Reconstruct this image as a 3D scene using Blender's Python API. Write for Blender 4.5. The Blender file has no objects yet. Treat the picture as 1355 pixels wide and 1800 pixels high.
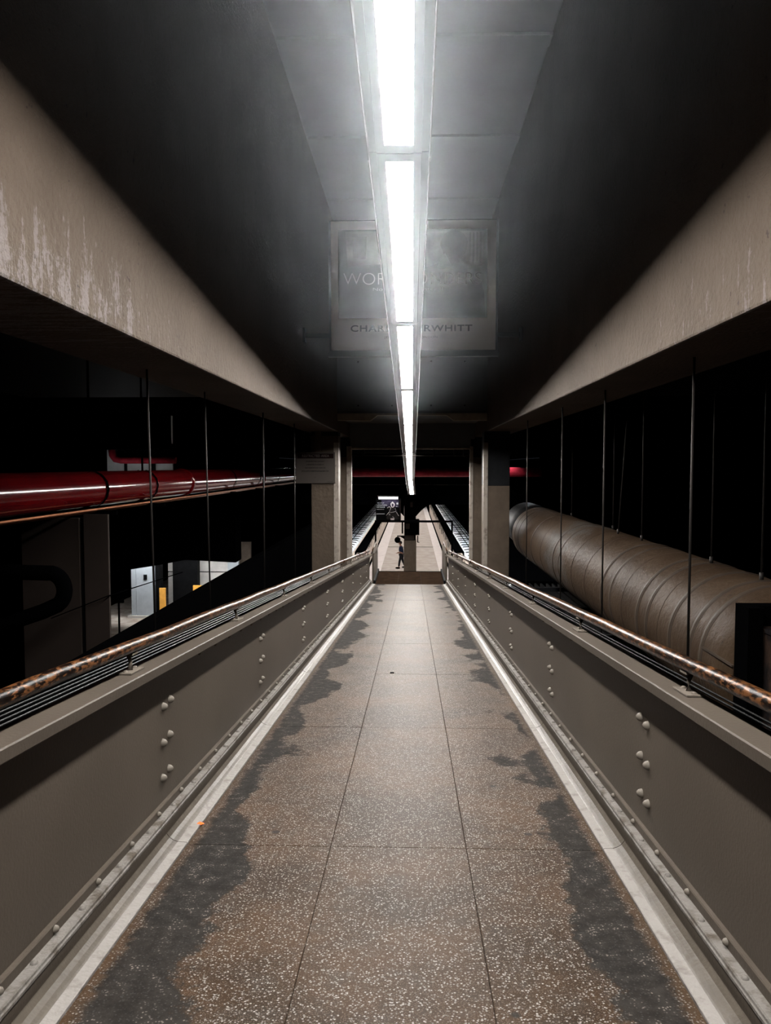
import bpy, bmesh, math, random
from mathutils import Matrix, Vector
random.seed(7)
S = bpy.context.scene
COL = S.collection
rad = math.radians

# ------------------------------------------------------------------ camera, world, exposure
F = 1400.0                                   # focal length in pixels of the 1355x1800 frame
EYE = 6.6                                    # eye height above the train platform
cam_d = bpy.data.cameras.new('camera')
cam_d.sensor_fit = 'VERTICAL'
cam_d.sensor_height = 24.0
cam_d.lens = 24.0 * F / 1800.0
cam_d.clip_start = 0.05
cam_d.clip_end = 300
cam = bpy.data.objects.new('camera', cam_d)
COL.objects.link(cam)
cam.location = (0, 0, EYE)
cam.rotation_euler = (rad(90) - math.atan(81.0 / F), 0, math.atan(46.5 / F))
S.camera = cam
S.view_settings.view_transform = 'Standard'
S.view_settings.look = 'None'
S.view_settings.exposure = 0.0
S.view_settings.gamma = 1.0
S.view_settings.use_curve_mapping = False
W = bpy.data.worlds.new('world')
S.world = W
W.use_nodes = True
W.node_tree.nodes['Background'].inputs[0].default_value = (0, 0, 0, 1)
W.node_tree.nodes['Background'].inputs[1].default_value = 0.0

LAMP = 200.0                                  # radiance of the fluorescent diffusers
UPLIGHT = 0.07                                # unseen glow added on top of each fixture to brighten the ceiling
GLARE = 0.026  # density of the volume added to imitate lens glare

# ------------------------------------------------------------------ frames
SL = math.atan(119.0 / F)                    # fall of the ramp
LEVEL = Matrix.Translation((0, 0, EYE))      # (across, along, height above the eye)
RAMP = LEVEL @ Matrix.Rotation(-SL, 4, 'X') @ Matrix.Translation((0, 0, -1.5))   # (across, along, height above ramp)

# ------------------------------------------------------------------ materials
def mat(name, col, rough=.6, metal=0, var=0.0, scale=3.0, bump=0.0, bscale=60, col2=None, thr=None, emit=None, estr=0, spec=.07, detail=6, bdist=.01):
    m = bpy.data.materials.new(name)
    m.use_nodes = True
    nt = m.node_tree
    N, L = nt.nodes, nt.links
    b = N['Principled BSDF']
    b.inputs['Base Color'].default_value = (*col, 1)
    b.inputs['Roughness'].default_value = rough
    b.inputs['Metallic'].default_value = metal
    b.inputs['Specular IOR Level'].default_value = spec
    if emit:
        b.inputs['Emission Color'].default_value = (*emit, 1)
        b.inputs['Emission Strength'].default_value = estr
    tc = N.new('ShaderNodeTexCoord')
    if var or col2:
        no = N.new('ShaderNodeTexNoise')
        no.inputs['Scale'].default_value = scale
        no.inputs['Detail'].default_value = detail
        no.inputs['Roughness'].default_value = .62
        L.new(tc.outputs['Object'], no.inputs['Vector'])
        cr = N.new('ShaderNodeValToRGB')
        c2 = col2 if col2 else tuple(c * (1 - var) for c in col)
        c1 = col if col2 else tuple(min(1, c * (1 + var)) for c in col)
        lo, hi = thr if thr else (.35, .65)
        cr.color_ramp.elements[0].position = lo
        cr.color_ramp.elements[0].color = (*c2, 1)
        cr.color_ramp.elements[1].position = hi
        cr.color_ramp.elements[1].color = (*c1, 1)
        L.new(no.outputs['Fac'], cr.inputs['Fac'])
        L.new(cr.outputs['Color'], b.inputs['Base Color'])
    if bump:
        nb = N.new('ShaderNodeTexNoise')
        nb.inputs['Scale'].default_value = bscale
        nb.inputs['Detail'].default_value = 5
        L.new(tc.outputs['Object'], nb.inputs['Vector'])
        bp = N.new('ShaderNodeBump')
        bp.inputs['Strength'].default_value = bump
        bp.inputs['Distance'].default_value = bdist
        L.new(nb.outputs['Fac'], bp.inputs['Height'])
        L.new(bp.outputs['Normal'], b.inputs['Normal'])
    return m

def nodes(m):
    nt = m.node_tree
    return nt.nodes, nt.links, nt.nodes['Principled BSDF']

def mixc(N, L, fac, a, b):
    x = N.new('ShaderNodeMix')
    x.data_type = 'RGBA'
    for s, v in ((x.inputs[0], fac), (x.inputs[6], a), (x.inputs[7], b)):
        if isinstance(v, (int, float)): s.default_value = v
        elif isinstance(v, tuple): s.default_value = (*v, 1)
        else: L.new(v, s)
    return x.outputs[2]

def maprange(N, L, val, a, b, c=0.0, d=1.0):
    x = N.new('ShaderNodeMapRange')
    x.interpolation_type = 'SMOOTHSTEP'
    L.new(val, x.inputs[0])
    for i, v in enumerate((a, b, c, d)): x.inputs[1 + i].default_value = v
    return x.outputs[0]

def mth(N, L, op, a, b=None):
    x = N.new('ShaderNodeMath')
    x.operation = op
    for s, v in ((x.inputs[0], a), (x.inputs[1], b)):
        if v is None: continue
        if isinstance(v, (int, float)): s.default_value = v
        else: L.new(v, s)
    return x.outputs[0]

def noise(N, L, vec, scale, detail=4, rough=.5):
    x = N.new('ShaderNodeTexNoise')
    L.new(vec, x.inputs['Vector'])
    x.inputs['Scale'].default_value = scale
    x.inputs['Detail'].default_value = detail
    x.inputs['Roughness'].default_value = rough
    return x.outputs['Fac']

def terrazzo(ref):
    m = bpy.data.materials.new('terrazzo')
    m.use_nodes = True
    N, L, b = nodes(m)
    b.inputs['Specular IOR Level'].default_value = 0.05
    tc = N.new('ShaderNodeTexCoord')
    tc.object = ref
    P = tc.outputs['Object']
    sep = N.new('ShaderNodeSeparateXYZ')
    L.new(P, sep.inputs[0])
    # white chips, a fine and a coarse set
    def chips(scale, lo, hi, keep):
        v = N.new('ShaderNodeTexVoronoi')
        v.inputs['Scale'].default_value = scale
        v.inputs['Randomness'].default_value = 1
        L.new(P, v.inputs['Vector'])
        d = maprange(N, L, v.outputs['Distance'], lo, hi, 1, 0)
        sc = N.new('ShaderNodeSeparateColor')
        L.new(v.outputs['Color'], sc.inputs[0])
        k = mth(N, L, 'GREATER_THAN', sc.outputs[0], keep)
        return mth(N, L, 'MULTIPLY', d, k), sc.outputs[1]
    c1, t1 = chips(95, .24, .42, .22)
    c2, t2 = chips(190, .25, .45, .25)
    big = noise(N, L, P, 1.3, 5, .6)
    mid = noise(N, L, P, 9, 5, .6)
    base = mixc(N, L, maprange(N, L, big, .35, .65), (0.0141, 0.00733, 0.003406), (0.03524, 0.01848, 0.008498))
    base = mixc(N, L, mth(N, L, 'MULTIPLY', maprange(N, L, mid, .45, .75), .5), base, (0.02816, 0.0246, 0.02103))
    chipcol = mixc(N, L, t1, (0.0731, 0.06364, 0.05504), (0.215, 0.2021, 0.1892))
    col = mixc(N, L, mth(N, L, 'MULTIPLY', c2, .55), base, (0.1107, 0.08572, 0.06432))
    col = mixc(N, L, c1, col, chipcol)
    # dark tar patches along both edges
    au = mth(N, L, 'ABSOLUTE', mth(N, L, 'ADD', sep.outputs[0], .085))
    mp = N.new('ShaderNodeMapping')
    mp.inputs['Scale'].default_value = (1, .55, 1)
    L.new(P, mp.inputs[0])
    n1 = noise(N, L, mp.outputs[0], 1.9, 2, .5)
    n2 = noise(N, L, P, 14, 6, .65)
    edge = mth(N, L, 'ADD', au, mth(N, L, 'MULTIPLY', mth(N, L, 'SUBTRACT', n1, .5), 1.0))
    edge = mth(N, L, 'ADD', edge, mth(N, L, 'MULTIPLY', mth(N, L, 'SUBTRACT', n2, .5), .30))
    side = mth(N, L, 'MULTIPLY', mth(N, L, 'LESS_THAN', sep.outputs[0], -.085), .045)
    edge = mth(N, L, 'ADD', edge, side)
    tar = maprange(N, L, edge, .77, .83)
    gone = maprange(N, L, mth(N, L, 'ADD', au, mth(N, L, 'MULTIPLY', n2, .12)), .985, 1.03)   # brown rim left beside the curb
    tar = mth(N, L, 'MULTIPLY', tar, mth(N, L, 'SUBTRACT', 1.0, mth(N, L, 'MULTIPLY', gone, .75)))
    tarcol = mixc(N, L, maprange(N, L, n2, .35, .7), (0.007563, 0.00685, 0.006493), (0.01896, 0.01718, 0.01576))
    rim = mth(N, L, 'MULTIPLY', maprange(N, L, au, .93, 1.02), .6)
    col = mixc(N, L, rim, col, (0.04525, 0.02386, 0.009589))
    tarc = mixc(N, L, mth(N, L, 'MULTIPLY', c1, maprange(N, L, n2, .52, .62)), tarcol, (0.1024, 0.08815, 0.07748))
    col = mixc(N, L, mth(N, L, 'MULTIPLY', tar, .93), col, tarc)
    # black gum spots
    gum = N.new('ShaderNodeTexVoronoi')
    gum.inputs['Scale'].default_value = 2.3
    L.new(P, gum.inputs['Vector'])
    g = maprange(N, L, gum.outputs['Distance'], .035, .06, 1, 0)
    col = mixc(N, L, mth(N, L, 'MULTIPLY', g, .85), col, (0.007674, 0.006604, 0.005891))
    L.new(col, b.inputs['Base Color'])
    r = mixc(N, L, tar, (.52, .52, .52), (.8, .8, .8))
    L.new(r, b.inputs['Roughness'])
    bp = N.new('ShaderNodeBump')
    bp.inputs['Strength'].default_value = .25
    bp.inputs['Distance'].default_value = .004
    L.new(n2, bp.inputs['Height'])
    L.new(bp.outputs['Normal'], b.inputs['Normal'])
    return m

def plaster():
    """brown rough plaster of the fascia walls, with pale scraped patches low down"""
    m = bpy.data.materials.new('fascia_plaster')
    m.use_nodes = True
    N, L, b = nodes(m)
    b.inputs['Specular IOR Level'].default_value = 0.06
    tc = N.new('ShaderNodeTexCoord')
    P = tc.outputs['Object']
    sep = N.new('ShaderNodeSeparateXYZ')
    L.new(P, sep.inputs[0])
    big = noise(N, L, P, .9, 5, .6)
    col = mixc(N, L, maprange(N, L, big, .3, .7), (0.0461, 0.03329, 0.02333), (0.06887, 0.05179, 0.03898))
    mp = N.new('ShaderNodeMapping')
    mp.inputs['Scale'].default_value = (1, 6.0, 1.1)
    L.new(P, mp.inputs[0])
    st = noise(N, L, mp.outputs[0], 2.6, 6, .7)
    fine = noise(N, L, P, 40, 5, .7)
    low = maprange(N, L, sep.outputs[2], .70, 1.35, 1, 0)
    near = maprange(N, L, sep.outputs[1], 3.0, 6.5, 1, 0)
    w = mth(N, L, 'MULTIPLY', mth(N, L, 'MULTIPLY', low, near), maprange(N, L, sep.outputs[0], -.5, .5, 1, .8))
    s = mth(N, L, 'ADD', mth(N, L, 'MULTIPLY', st, .8), mth(N, L, 'MULTIPLY', fine, .35))
    s = mth(N, L, 'ADD', s, mth(N, L, 'MULTIPLY', w, .26))
    k = maprange(N, L, s, .785, .85)
    col = mixc(N, L, mth(N, L, 'MULTIPLY', k, .7), col, (0.1301, 0.1158, 0.113))
    pit = maprange(N, L, noise(N, L, P, 22, 2, .5), .70, .76)
    col = mixc(N, L, mth(N, L, 'MULTIPLY', pit, .8), col, (0.01807, 0.01095, 0.008106))
    L.new(col, b.inputs['Base Color'])
    b.inputs['Roughness'].default_value = .62
    nb = noise(N, L, P, 26, 6, .62)
    bp = N.new('ShaderNodeBump')
    bp.inputs['Strength'].default_value = .8
    bp.inputs['Distance'].default_value = .02
    L.new(mth(N, L, 'ADD', nb, mth(N, L, 'MULTIPLY', k, .15)), bp.inputs['Height'])
    L.new(bp.outputs['Normal'], b.inputs['Normal'])
    return m

def rail_mat():
    m = bpy.data.materials.new('worn_rail')
    m.use_nodes = True
    N, L, b = nodes(m)
    b.inputs['Specular IOR Level'].default_value = 0.05
    tc = N.new('ShaderNodeTexCoord')
    P = tc.outputs['Object']
    mp = N.new('ShaderNodeMapping')
    mp.inputs['Scale'].default_value = (1.6, .55, 1.6)
    L.new(P, mp.inputs[0])
    n = noise(N, L, mp.outputs[0], 42, 5, .6)
    n2 = noise(N, L, P, 8, 3, .6)
    f = maprange(N, L, mth(N, L, 'ADD', n, mth(N, L, 'MULTIPLY', mth(N, L, 'SUBTRACT', n2, .5), .4)), .48, .58)
    col = mixc(N, L, f, (.0022, .0010, .0006), (.085, .034, .012))
    L.new(col, b.inputs['Base Color'])
    L.new(mth(N, L, 'MULTIPLY', f, .25), b.inputs['Metallic'])
    b.inputs['Roughness'].default_value = .30
    bp = N.new('ShaderNodeBump')
    bp.inputs['Strength'].default_value = .6
    bp.inputs['Distance'].default_value = .003
    L.new(n, bp.inputs['Height'])
    L.new(bp.outputs['Normal'], b.inputs['Normal'])
    return m

def duct_mat():
    m = bpy.data.materials.new('duct_wrap')
    m.use_nodes = True
    N, L, b = nodes(m)
    b.inputs['Specular IOR Level'].default_value = 0.03
    tc = N.new('ShaderNodeTexCoord')
    P = tc.outputs['Object']
    big = noise(N, L, P, 1.6, 6, .6)
    col = mixc(N, L, maprange(N, L, big, .3, .7), (0.01696, 0.009945, 0.005608), (0.03083, 0.01998, 0.01247))
    mp = N.new('ShaderNodeMapping')
    mp.inputs['Scale'].default_value = (1, 9, 1)
    L.new(P, mp.inputs[0])
    st = noise(N, L, mp.outputs[0], 2.2, 5, .6)
    col = mixc(N, L, mth(N, L, 'MULTIPLY', maprange(N, L, st, .5, .75), .6), col, (0.03772, 0.0277, 0.01935))
    spot = maprange(N, L, noise(N, L, P, 12, 4, .6), .66, .72)
    col = mixc(N, L, mth(N, L, 'MULTIPLY', spot, .8), col, (0.006552, 0.003547, 0.002212))
    # patches where the grey cement shows
    sep = N.new('ShaderNodeSeparateXYZ')
    L.new(P, sep.inputs[0])
    pn = noise(N, L, P, 5, 7, .75)
    zone = mth(N, L, 'MULTIPLY', maprange(N, L, sep.outputs[1], 5.2, 6.3), maprange(N, L, sep.outputs[1], 7.0, 8.1, 1, 0))
    pk = maprange(N, L, mth(N, L, 'ADD', pn, mth(N, L, 'MULTIPLY', zone, .20)), .66, .69)
    col = mixc(N, L, mth(N, L, 'MULTIPLY', pk, .85), col, (0.03586, 0.03251, 0.02918))
    L.new(col, b.inputs['Base Color'])
    b.inputs['Roughness'].default_value = .5
    bp = N.new('ShaderNodeBump')
    bp.inputs['Strength'].default_value = .5
    bp.inputs['Distance'].default_value = .02
    L.new(mth(N, L, 'ADD', noise(N, L, P, 14, 5, .6), mth(N, L, 'MULTIPLY', pk, -.3)), bp.inputs['Height'])
    L.new(bp.outputs['Normal'], b.inputs['Normal'])
    return m

M = {}
M['girder'] = mat('girder_paint', (0.04719, 0.03861, 0.03089), .42, var=.10, scale=1.3, bump=.22, bscale=70, bdist=.004)
M['girder_low'] = mat('girder_foot_paint', (0.1101, 0.102, 0.09395), .5, col2=(0.04859, 0.04049, 0.0324), thr=(.36, .50), scale=11, bump=.5, bscale=50)
M['curb'] = mat('curb_concrete', (.165, .155, .145), .55, col2=(.105, .095, .085), thr=(.33, .46), scale=9, bump=.5, bscale=40)
M['rivet'] = mat('rivet_lit_paint', (.10, .088, .074), .45)  # girder paint made paler; light catching the heads is put into the colour
M['cable_dark'] = mat('cable_dark', (.0035, .0035, .0035), .5, spec=.04)
M['cove'] = mat('cove_paint', (0.05176, 0.04424, 0.03559), .35, var=.15, scale=5, bump=.2, bscale=40, spec=.06)
M['grout'] = mat('grout', (0.01716, 0.01258, 0.009724), .9)
M['landing'] = mat('landing_stone', (.018, .0112, .0075), .8, col2=(.008, .005, .0035), scale=4, bump=.2, spec=0)
M['plaster'] = plaster()
M['ceiling'] = mat('ceiling_paint', (.028, .030, .032), .9, var=.08, scale=1.5, spec=.02)
M['bulk'] = mat('bulkhead_paint', (0.068, 0.07, 0.072), .8, var=.12, scale=1.5)
M['haunch'] = mat('haunch_paint', (0.198, 0.165, 0.132), .7, var=.15, scale=6)
M['housing'] = mat('fixture_paint', (0.1194, 0.1155, 0.1155), .45)
M['housing_dark'] = mat('fixture_edge', (0.05775, 0.05583, 0.05775), .5)
M['lip'] = mat('fixture_lip', (.030, .029, .030), .7, spec=.02)
M['lamp'] = mat('fluorescent_diffuser', (.8, .8, .8), .5, emit=(1.0, .965, .92), estr=LAMP)
M['uplamp'] = mat('added_uplight', (.8, .8, .8), .5, emit=(.80, .90, 1.0), estr=UPLIGHT)
M['rail'] = rail_mat()
M['bracket'] = mat('bracket_paint', (0.08415, 0.07178, 0.0594), .45, var=.2, scale=40)
M['column'] = mat('column_paint', (0.05913, 0.04538, 0.03438), .6, var=.15, scale=3, bump=.5, bscale=14, bdist=.02)
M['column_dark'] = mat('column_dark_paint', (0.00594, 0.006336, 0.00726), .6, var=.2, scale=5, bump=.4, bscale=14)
M['guard'] = mat('corner_guard', (0.198, 0.1749, 0.1518), .4, col2=(0.099, 0.0792, 0.066), thr=(.3, .5), scale=8)
M['black'] = mat('black_steel', (.0007, .0007, .0008), 1.0, spec=0)
M['blackpaint'] = mat('black_paint', (0.0045, 0.0045, 0.0048), .5, var=.3, scale=5, spec=.02)
M['rod'] = mat('rod_steel', (0.01584, 0.01386, 0.01287), .5, metal=.4)
M['red'] = mat('red_pipe_paint', (0.0825, 0.00165, 0.00275), .13, col2=(0.04675, 0.00165, 0.00275), thr=(.3, .6), scale=3, bump=.10, bscale=7, bdist=.012, spec=.35)
M['redd'] = mat('red_lit_copy', (.20, .012, .020), .45, var=.3, scale=4)  # the pipe's red, brightened in colour to stand in for light there
M['copper'] = mat('copper_line', (0.2541, 0.1029, 0.05445), .35, metal=.4)
M['duct'] = duct_mat()
M['band'] = mat('duct_band', (0.02623, 0.01929, 0.01419), .5, var=.25, scale=6)
M['seam'] = mat('duct_seam', (.02, .014, .011), .8)
M['rust'] = mat('rusty_plate', (0.02695, 0.01636, 0.01155), .6, col2=(0.006738, 0.005775, 0.00616), thr=(.42, .56), scale=6, bump=.5, bscale=20)
M['cable'] = mat('cable_sheath', (0.0055, 0.0055, 0.005775), .4, spec=.25)
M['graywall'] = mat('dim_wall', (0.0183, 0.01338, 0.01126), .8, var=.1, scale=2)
M['graybox'] = mat('grey_enamel', (.36, .39, .41), .5, var=.08, scale=3)
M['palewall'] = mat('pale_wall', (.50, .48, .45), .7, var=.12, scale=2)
M['yellow'] = mat('yellow_board', (.72, .36, .07), .6, var=.15, scale=4)
M['flooring'] = mat('hall_floor', (.42, .38, .33), .5, col2=(.20, .15, .12), scale=2)
M['platform'] = mat('platform_concrete', (.40, .345, .30), .6, col2=(.30, .245, .205), scale=1.5)
M['tactile'] = mat('tactile_strip', (.58, .52, .49), .6, var=.08, scale=3)
M['train'] = mat('train_steel', (.66, .58, .51), .55, col2=(.45, .38, .33), scale=1.2)
M['trainroof'] = mat('train_roof', (.75, .78, .80), .45, col2=(.30, .32, .33), scale=2.5, thr=(.35, .55))
M['paper'] = mat('poster_paper', (.68, .66, .64), .7)
M['photo'] = mat('poster_photo', (.13, .14, .145), .6, var=.15, scale=2)
M['photo2'] = mat('poster_photo_light', (.30, .31, .32), .6, var=.35, scale=3)
M['photo3'] = mat('poster_photo_dark', (.07, .075, .08), .6, var=.3, scale=3)
M['ink'] = mat('black_ink', (.06, .06, .065), .6)
M['pale_ink'] = mat('pale_ink', (.62, .63, .63), .6)
M['frame'] = mat('frame_metal', (.05, .055, .06), .5)
M['signface'] = mat('sign_face', (0.04208, 0.03589, 0.03218), .5)
M['signred'] = mat('sign_header', (.005, .0008, .0008), .6)
M['signink'] = mat('sign_ink', (.004, .003, .003), .6)
M['signtext'] = mat('sign_header_text', (0.1, 0.085, 0.08), .5)
M['skin'] = mat('skin', (.16, .08, .055), .6)
M['shirt'] = mat('navy_shirt', (.010, .018, .045), .8, col2=(.004, .005, .01), scale=20)
M['trousers'] = mat('black_trousers', (.008, .008, .01), .8)
M['hair'] = mat('black_hair', (.008, .006, .006), .5)
M['orange'] = mat('orange_scrap', (.85, .10, .015), .5)
M['wood'] = mat('red_door', (.2, .02, .02), .5)

# ------------------------------------------------------------------ mesh builder
ORG = {}
MESHES = {}

class MB:
    def __init__(s): s.v = []; s.f = []; s.sm = []
    def add(s, vs, fs, smooth=False):
        o = len(s.v)
        s.v += [tuple(p) for p in vs]
        s.f += [tuple(i + o for i in f) for f in fs]
        s.sm += [smooth] * len(fs)
        return s
    def box(s, x0, x1, y0, y1, z0, z1):
        return s.add([(x0, y0, z0), (x1, y0, z0), (x1, y1, z0), (x0, y1, z0), (x0, y0, z1), (x1, y0, z1), (x1, y1, z1), (x0, y1, z1)],
                     [(0, 3, 2, 1), (4, 5, 6, 7), (0, 1, 5, 4), (1, 2, 6, 5), (2, 3, 7, 6), (3, 0, 4, 7)])
    def prism(s, prof, y0, y1, axis='y', cap=True, smooth=False):
        """a profile (a, b) swept between y0 and y1 along the named axis"""
        n = len(prof)
        def P(a, b, t): return {'y': (a, t, b), 'x': (t, a, b), 'z': (a, b, t)}[axis]
        vs = [P(a, b, y0) for a, b in prof] + [P(a, b, y1) for a, b in prof]
        fs = [(i, (i + 1) % n, n + (i + 1) % n, n + i) for i in range(n)]
        s.add(vs, fs, smooth)
        if cap:
            o = len(s.v) - 2 * n
            s.f += [tuple(o + i for i in range(n)), tuple(o + n + i for i in range(n))[::-1]]
            s.sm += [False, False]
        return s
    def tube(s, path, r, n=8, cap=True, smooth=True, up=(0, 0, 1)):
        path = [Vector(p) for p in path]
        rs = r if isinstance(r, (list, tuple)) else [r] * len(path)
        rings = []
        up = Vector(up)
        for i, p in enumerate(path):
            d = (path[min(i + 1, len(path) - 1)] - path[max(i - 1, 0)]).normalized()
            a = up.cross(d)
            if a.length < .1: a = Vector((1, 0, 0)).cross(d)
            a.normalize()
            b = d.cross(a)
            rings.append([p + (a * math.cos(t) + b * math.sin(t)) * rs[i] for t in [2 * math.pi * k / n for k in range(n)]])
        vs = [q for rg in rings for q in rg]
        fs = [(i * n + k, i * n + (k + 1) % n, (i + 1) * n + (k + 1) % n, (i + 1) * n + k) for i in range(len(path) - 1) for k in range(n)]
        s.add(vs, fs, smooth)
        if cap:
            o = len(s.v) - len(vs)
            s.f += [tuple(o + k for k in range(n))[::-1], tuple(o + (len(path) - 1) * n + k for k in range(n))]
            s.sm += [False, False]
        return s
    def dome(s, c, nrm, r, h, n=8, rings=3):
        """a rivet head or knob: half an ellipsoid on the point c, pointing along nrm"""
        c = Vector(c); nrm = Vector(nrm).normalized()
        a = nrm.orthogonal().normalized(); b = nrm.cross(a)
        vs = []
        for j in range(rings):
            t = (math.pi / 2) * j / rings
            for k in range(n):
                p = 2 * math.pi * k / n
                vs.append(c + (a * math.cos(p) + b * math.sin(p)) * r * math.cos(t) + nrm * h * math.sin(t))
        vs.append(c + nrm * h)
        fs = [(j * n + k, j * n + (k + 1) % n, (j + 1) * n + (k + 1) % n, (j + 1) * n + k) for j in range(rings - 1) for k in range(n)]
        fs += [((rings - 1) * n + k, (rings - 1) * n + (k + 1) % n, rings * n) for k in range(n)]
        return s.add(vs, fs, True)
    def ball(s, c, rx, ry, rz, n=12, m=8):
        vs = [(c[0], c[1], c[2] - rz)]
        for j in range(1, m):
            t = math.pi * j / m - math.pi / 2
            for k in range(n):
                p = 2 * math.pi * k / n
                vs.append((c[0] + rx * math.cos(t) * math.cos(p), c[1] + ry * math.cos(t) * math.sin(p), c[2] + rz * math.sin(t)))
        vs.append((c[0], c[1], c[2] + rz))
        fs = [(0, 1 + (k + 1) % n, 1 + k) for k in range(n)]
        for j in range(m - 2):
            fs += [(1 + j * n + k, 1 + j * n + (k + 1) % n, 1 + (j + 1) * n + (k + 1) % n, 1 + (j + 1) * n + k) for k in range(n)]
        q = 1 + (m - 2) * n
        fs += [(q + k, q + (k + 1) % n, q + n) for k in range(n)]
        return s.add(vs, fs, True)
    def build(s, name, m, parent=None, frame=None, org=(0, 0, 0), bevel=0, **props):
        if parent is not None: org = ORG[parent.name]
        me = bpy.data.meshes.new(name)
        me.from_pydata([(x - org[0], y - org[1], z - org[2]) for x, y, z in s.v], [], s.f)
        me.polygons.foreach_set('use_smooth', s.sm)
        bm = bmesh.new(); bm.from_mesh(me)
        bmesh.ops.recalc_face_normals(bm, faces=bm.faces)
        bm.to_mesh(me); bm.free()
        me.materials.append(M[m] if isinstance(m, str) else m)
        o = bpy.data.objects.new(name, me)
        COL.objects.link(o)
        if parent is not None: o.parent = parent
        else: o.matrix_world = (frame or LEVEL) @ Matrix.Translation(org)
        ORG[o.name] = org
        if bevel:
            b = o.modifiers.new('bevel', 'BEVEL'); b.width = bevel; b.segments = 2; b.limit_method = 'ANGLE'
        for k, v in props.items(): o[k] = v
        return o

def thing(name, label, cat, org=(0, 0, 0), frame=LEVEL, group=None, kind=None):
    o = bpy.data.objects.new(name, None)
    o.empty_display_size = .1
    COL.objects.link(o)
    o.matrix_world = frame @ Matrix.Translation(org)
    ORG[o.name] = org
    if kind: o['kind'] = kind
    else: tag(o, label, cat, group)
    return o

def tag(o, label, cat, group=None):
    o['label'] = label; o['category'] = cat
    if group: o['group'] = group
    return o

def link_copy(src, parent, name=None):
    c = src.copy(); COL.objects.link(c); c.parent = parent
    return c

def text(name, body, size, m, parent, loc, width=None, spacing=1.0, align='CENTER', rot=(rad(90), 0, 0), thick=.0005, offset=0):
    cu = bpy.data.curves.new(name, 'FONT')
    cu.body = body; cu.size = size; cu.align_x = align; cu.align_y = 'CENTER'
    cu.extrude = thick; cu.space_character = spacing; cu.offset = offset
    cu.materials.append(M[m])
    o = bpy.data.objects.new(name, cu)
    COL.objects.link(o)
    o.parent = parent
    org = ORG[parent.name]
    o.location = (loc[0] - org[0], loc[1] - org[1], loc[2] - org[2])
    o.rotation_euler = rot
    bpy.context.view_layer.update()
    k = width / max(o.dimensions[0], 1e-4) if width else 1
    me = bpy.data.meshes.new_from_object(o.evaluated_get(bpy.context.evaluated_depsgraph_get()))
    me.name = name
    q = bpy.data.objects.new(name, me); COL.objects.link(q)
    q.parent = parent; q.location = o.location.copy(); q.rotation_euler = rot; q.scale = (k, 1, 1)
    bpy.data.objects.remove(o)
    return q

# ================================================================== RAMP FLOOR
UL, UR = -1.08, .91                          # clear width of the ramp
V0, V1 = -1.6, 23.55
fl = MB().box(UL - .02, UR + .02, V0, V1, -.10, -.006).build('floor', 'grout', frame=RAMP, kind='structure')
M['terrazzo'] = terrazzo(fl)
cuts_u = (UL, -.385, .262, UR)
g = .0016
rows = [-.85 + 2.35 * k for k in range(0, 11)]
rows = [V0] + [r for r in rows if r < V1 - .4] + [V1]
rnd = random.Random(3)
for a, b in zip(rows[:-1], rows[1:]):
    for k in range(3):
        u0, u1 = cuts_u[k] + g, cuts_u[k + 1] - g
        dz = rnd.uniform(-.0006, .0006)
        c = .002
        mb = MB()
        lo = [(u0, a + g), (u1, a + g), (u1, b - g), (u0, b - g)]
        hi = [(u0 + c, a + g + c), (u1 - c, a + g + c), (u1 - c, b - g - c), (u0 + c, b - g - c)]
        mb.add([(x, y, -.03) for x, y in lo] + [(x, y, -.0015 + dz) for x, y in lo] + [(x, y, dz) for x, y in hi],
               [(0, 3, 2, 1)] + [(i, (i + 1) % 4, 4 + (i + 1) % 4, 4 + i) for i in range(4)] + [(4 + i, 4 + (i + 1) % 4, 8 + (i + 1) % 4, 8 + i) for i in range(4)] + [(8, 9, 10, 11)])
        mb.build('terrazzo_slab', 'terrazzo', parent=fl)

# landing at the foot of the ramp, level
LZ = -3.497                                  # landing level below the eye
land = MB().box(-1.16, 1.02, 23.37, 26.35, LZ - .18, LZ - .004).build('floor_1', 'grout', kind='structure')
for u0, u1 in ((-1.12, -.42), (-.415, .28), (.285, .985)):
    for y0, y1 in ((23.39, 24.85), (24.855, 26.24)):
        MB().box(u0, u1, y0, y1, LZ - .03, LZ).build('stone_slab', 'landing', parent=land, bevel=.003)
MB().box(-1.16, 1.02, 26.245, 26.36, LZ - .06, LZ + .004).build('nosing', 'black', parent=land, bevel=.004)

# curbs with a cove, cast in lengths
def curb(sgn, name):
    e = UL if sgn < 0 else UR                # inner edge
    root = thing(name, None, None, (e, 0, 0), RAMP, kind='structure')
    def X(d): return e + sgn * d
    rows2 = [V0] + [-.85 + 2.35 * k for k in range(0, 11) if -.85 + 2.35 * k < V1 - .4] + [V1]
    for a, b in zip(rows2[:-1], rows2[1:]):
        prof = [(X(0), -.02), (X(0), .006), (X(.003), .009), (X(.046), .011)]
        mb = MB().prism(prof + [(X(.046), -.02)], a + .003, b - .003)
        blk = mb.build('curb_block', 'curb', parent=root)
        cv = [(X(.046), -.02), (X(.046), .011), (X(.052), .0135), (X(.068), .019), (X(.085), .030), (X(.098), .046), (X(.1), .05), (X(.1), -.02)]
        MB().prism(cv, a + .003, b - .003, smooth=False).build('cove', 'cove', parent=blk)
    return root
curb(-1, 'trim_1')
curb(1, 'trim_2')

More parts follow.
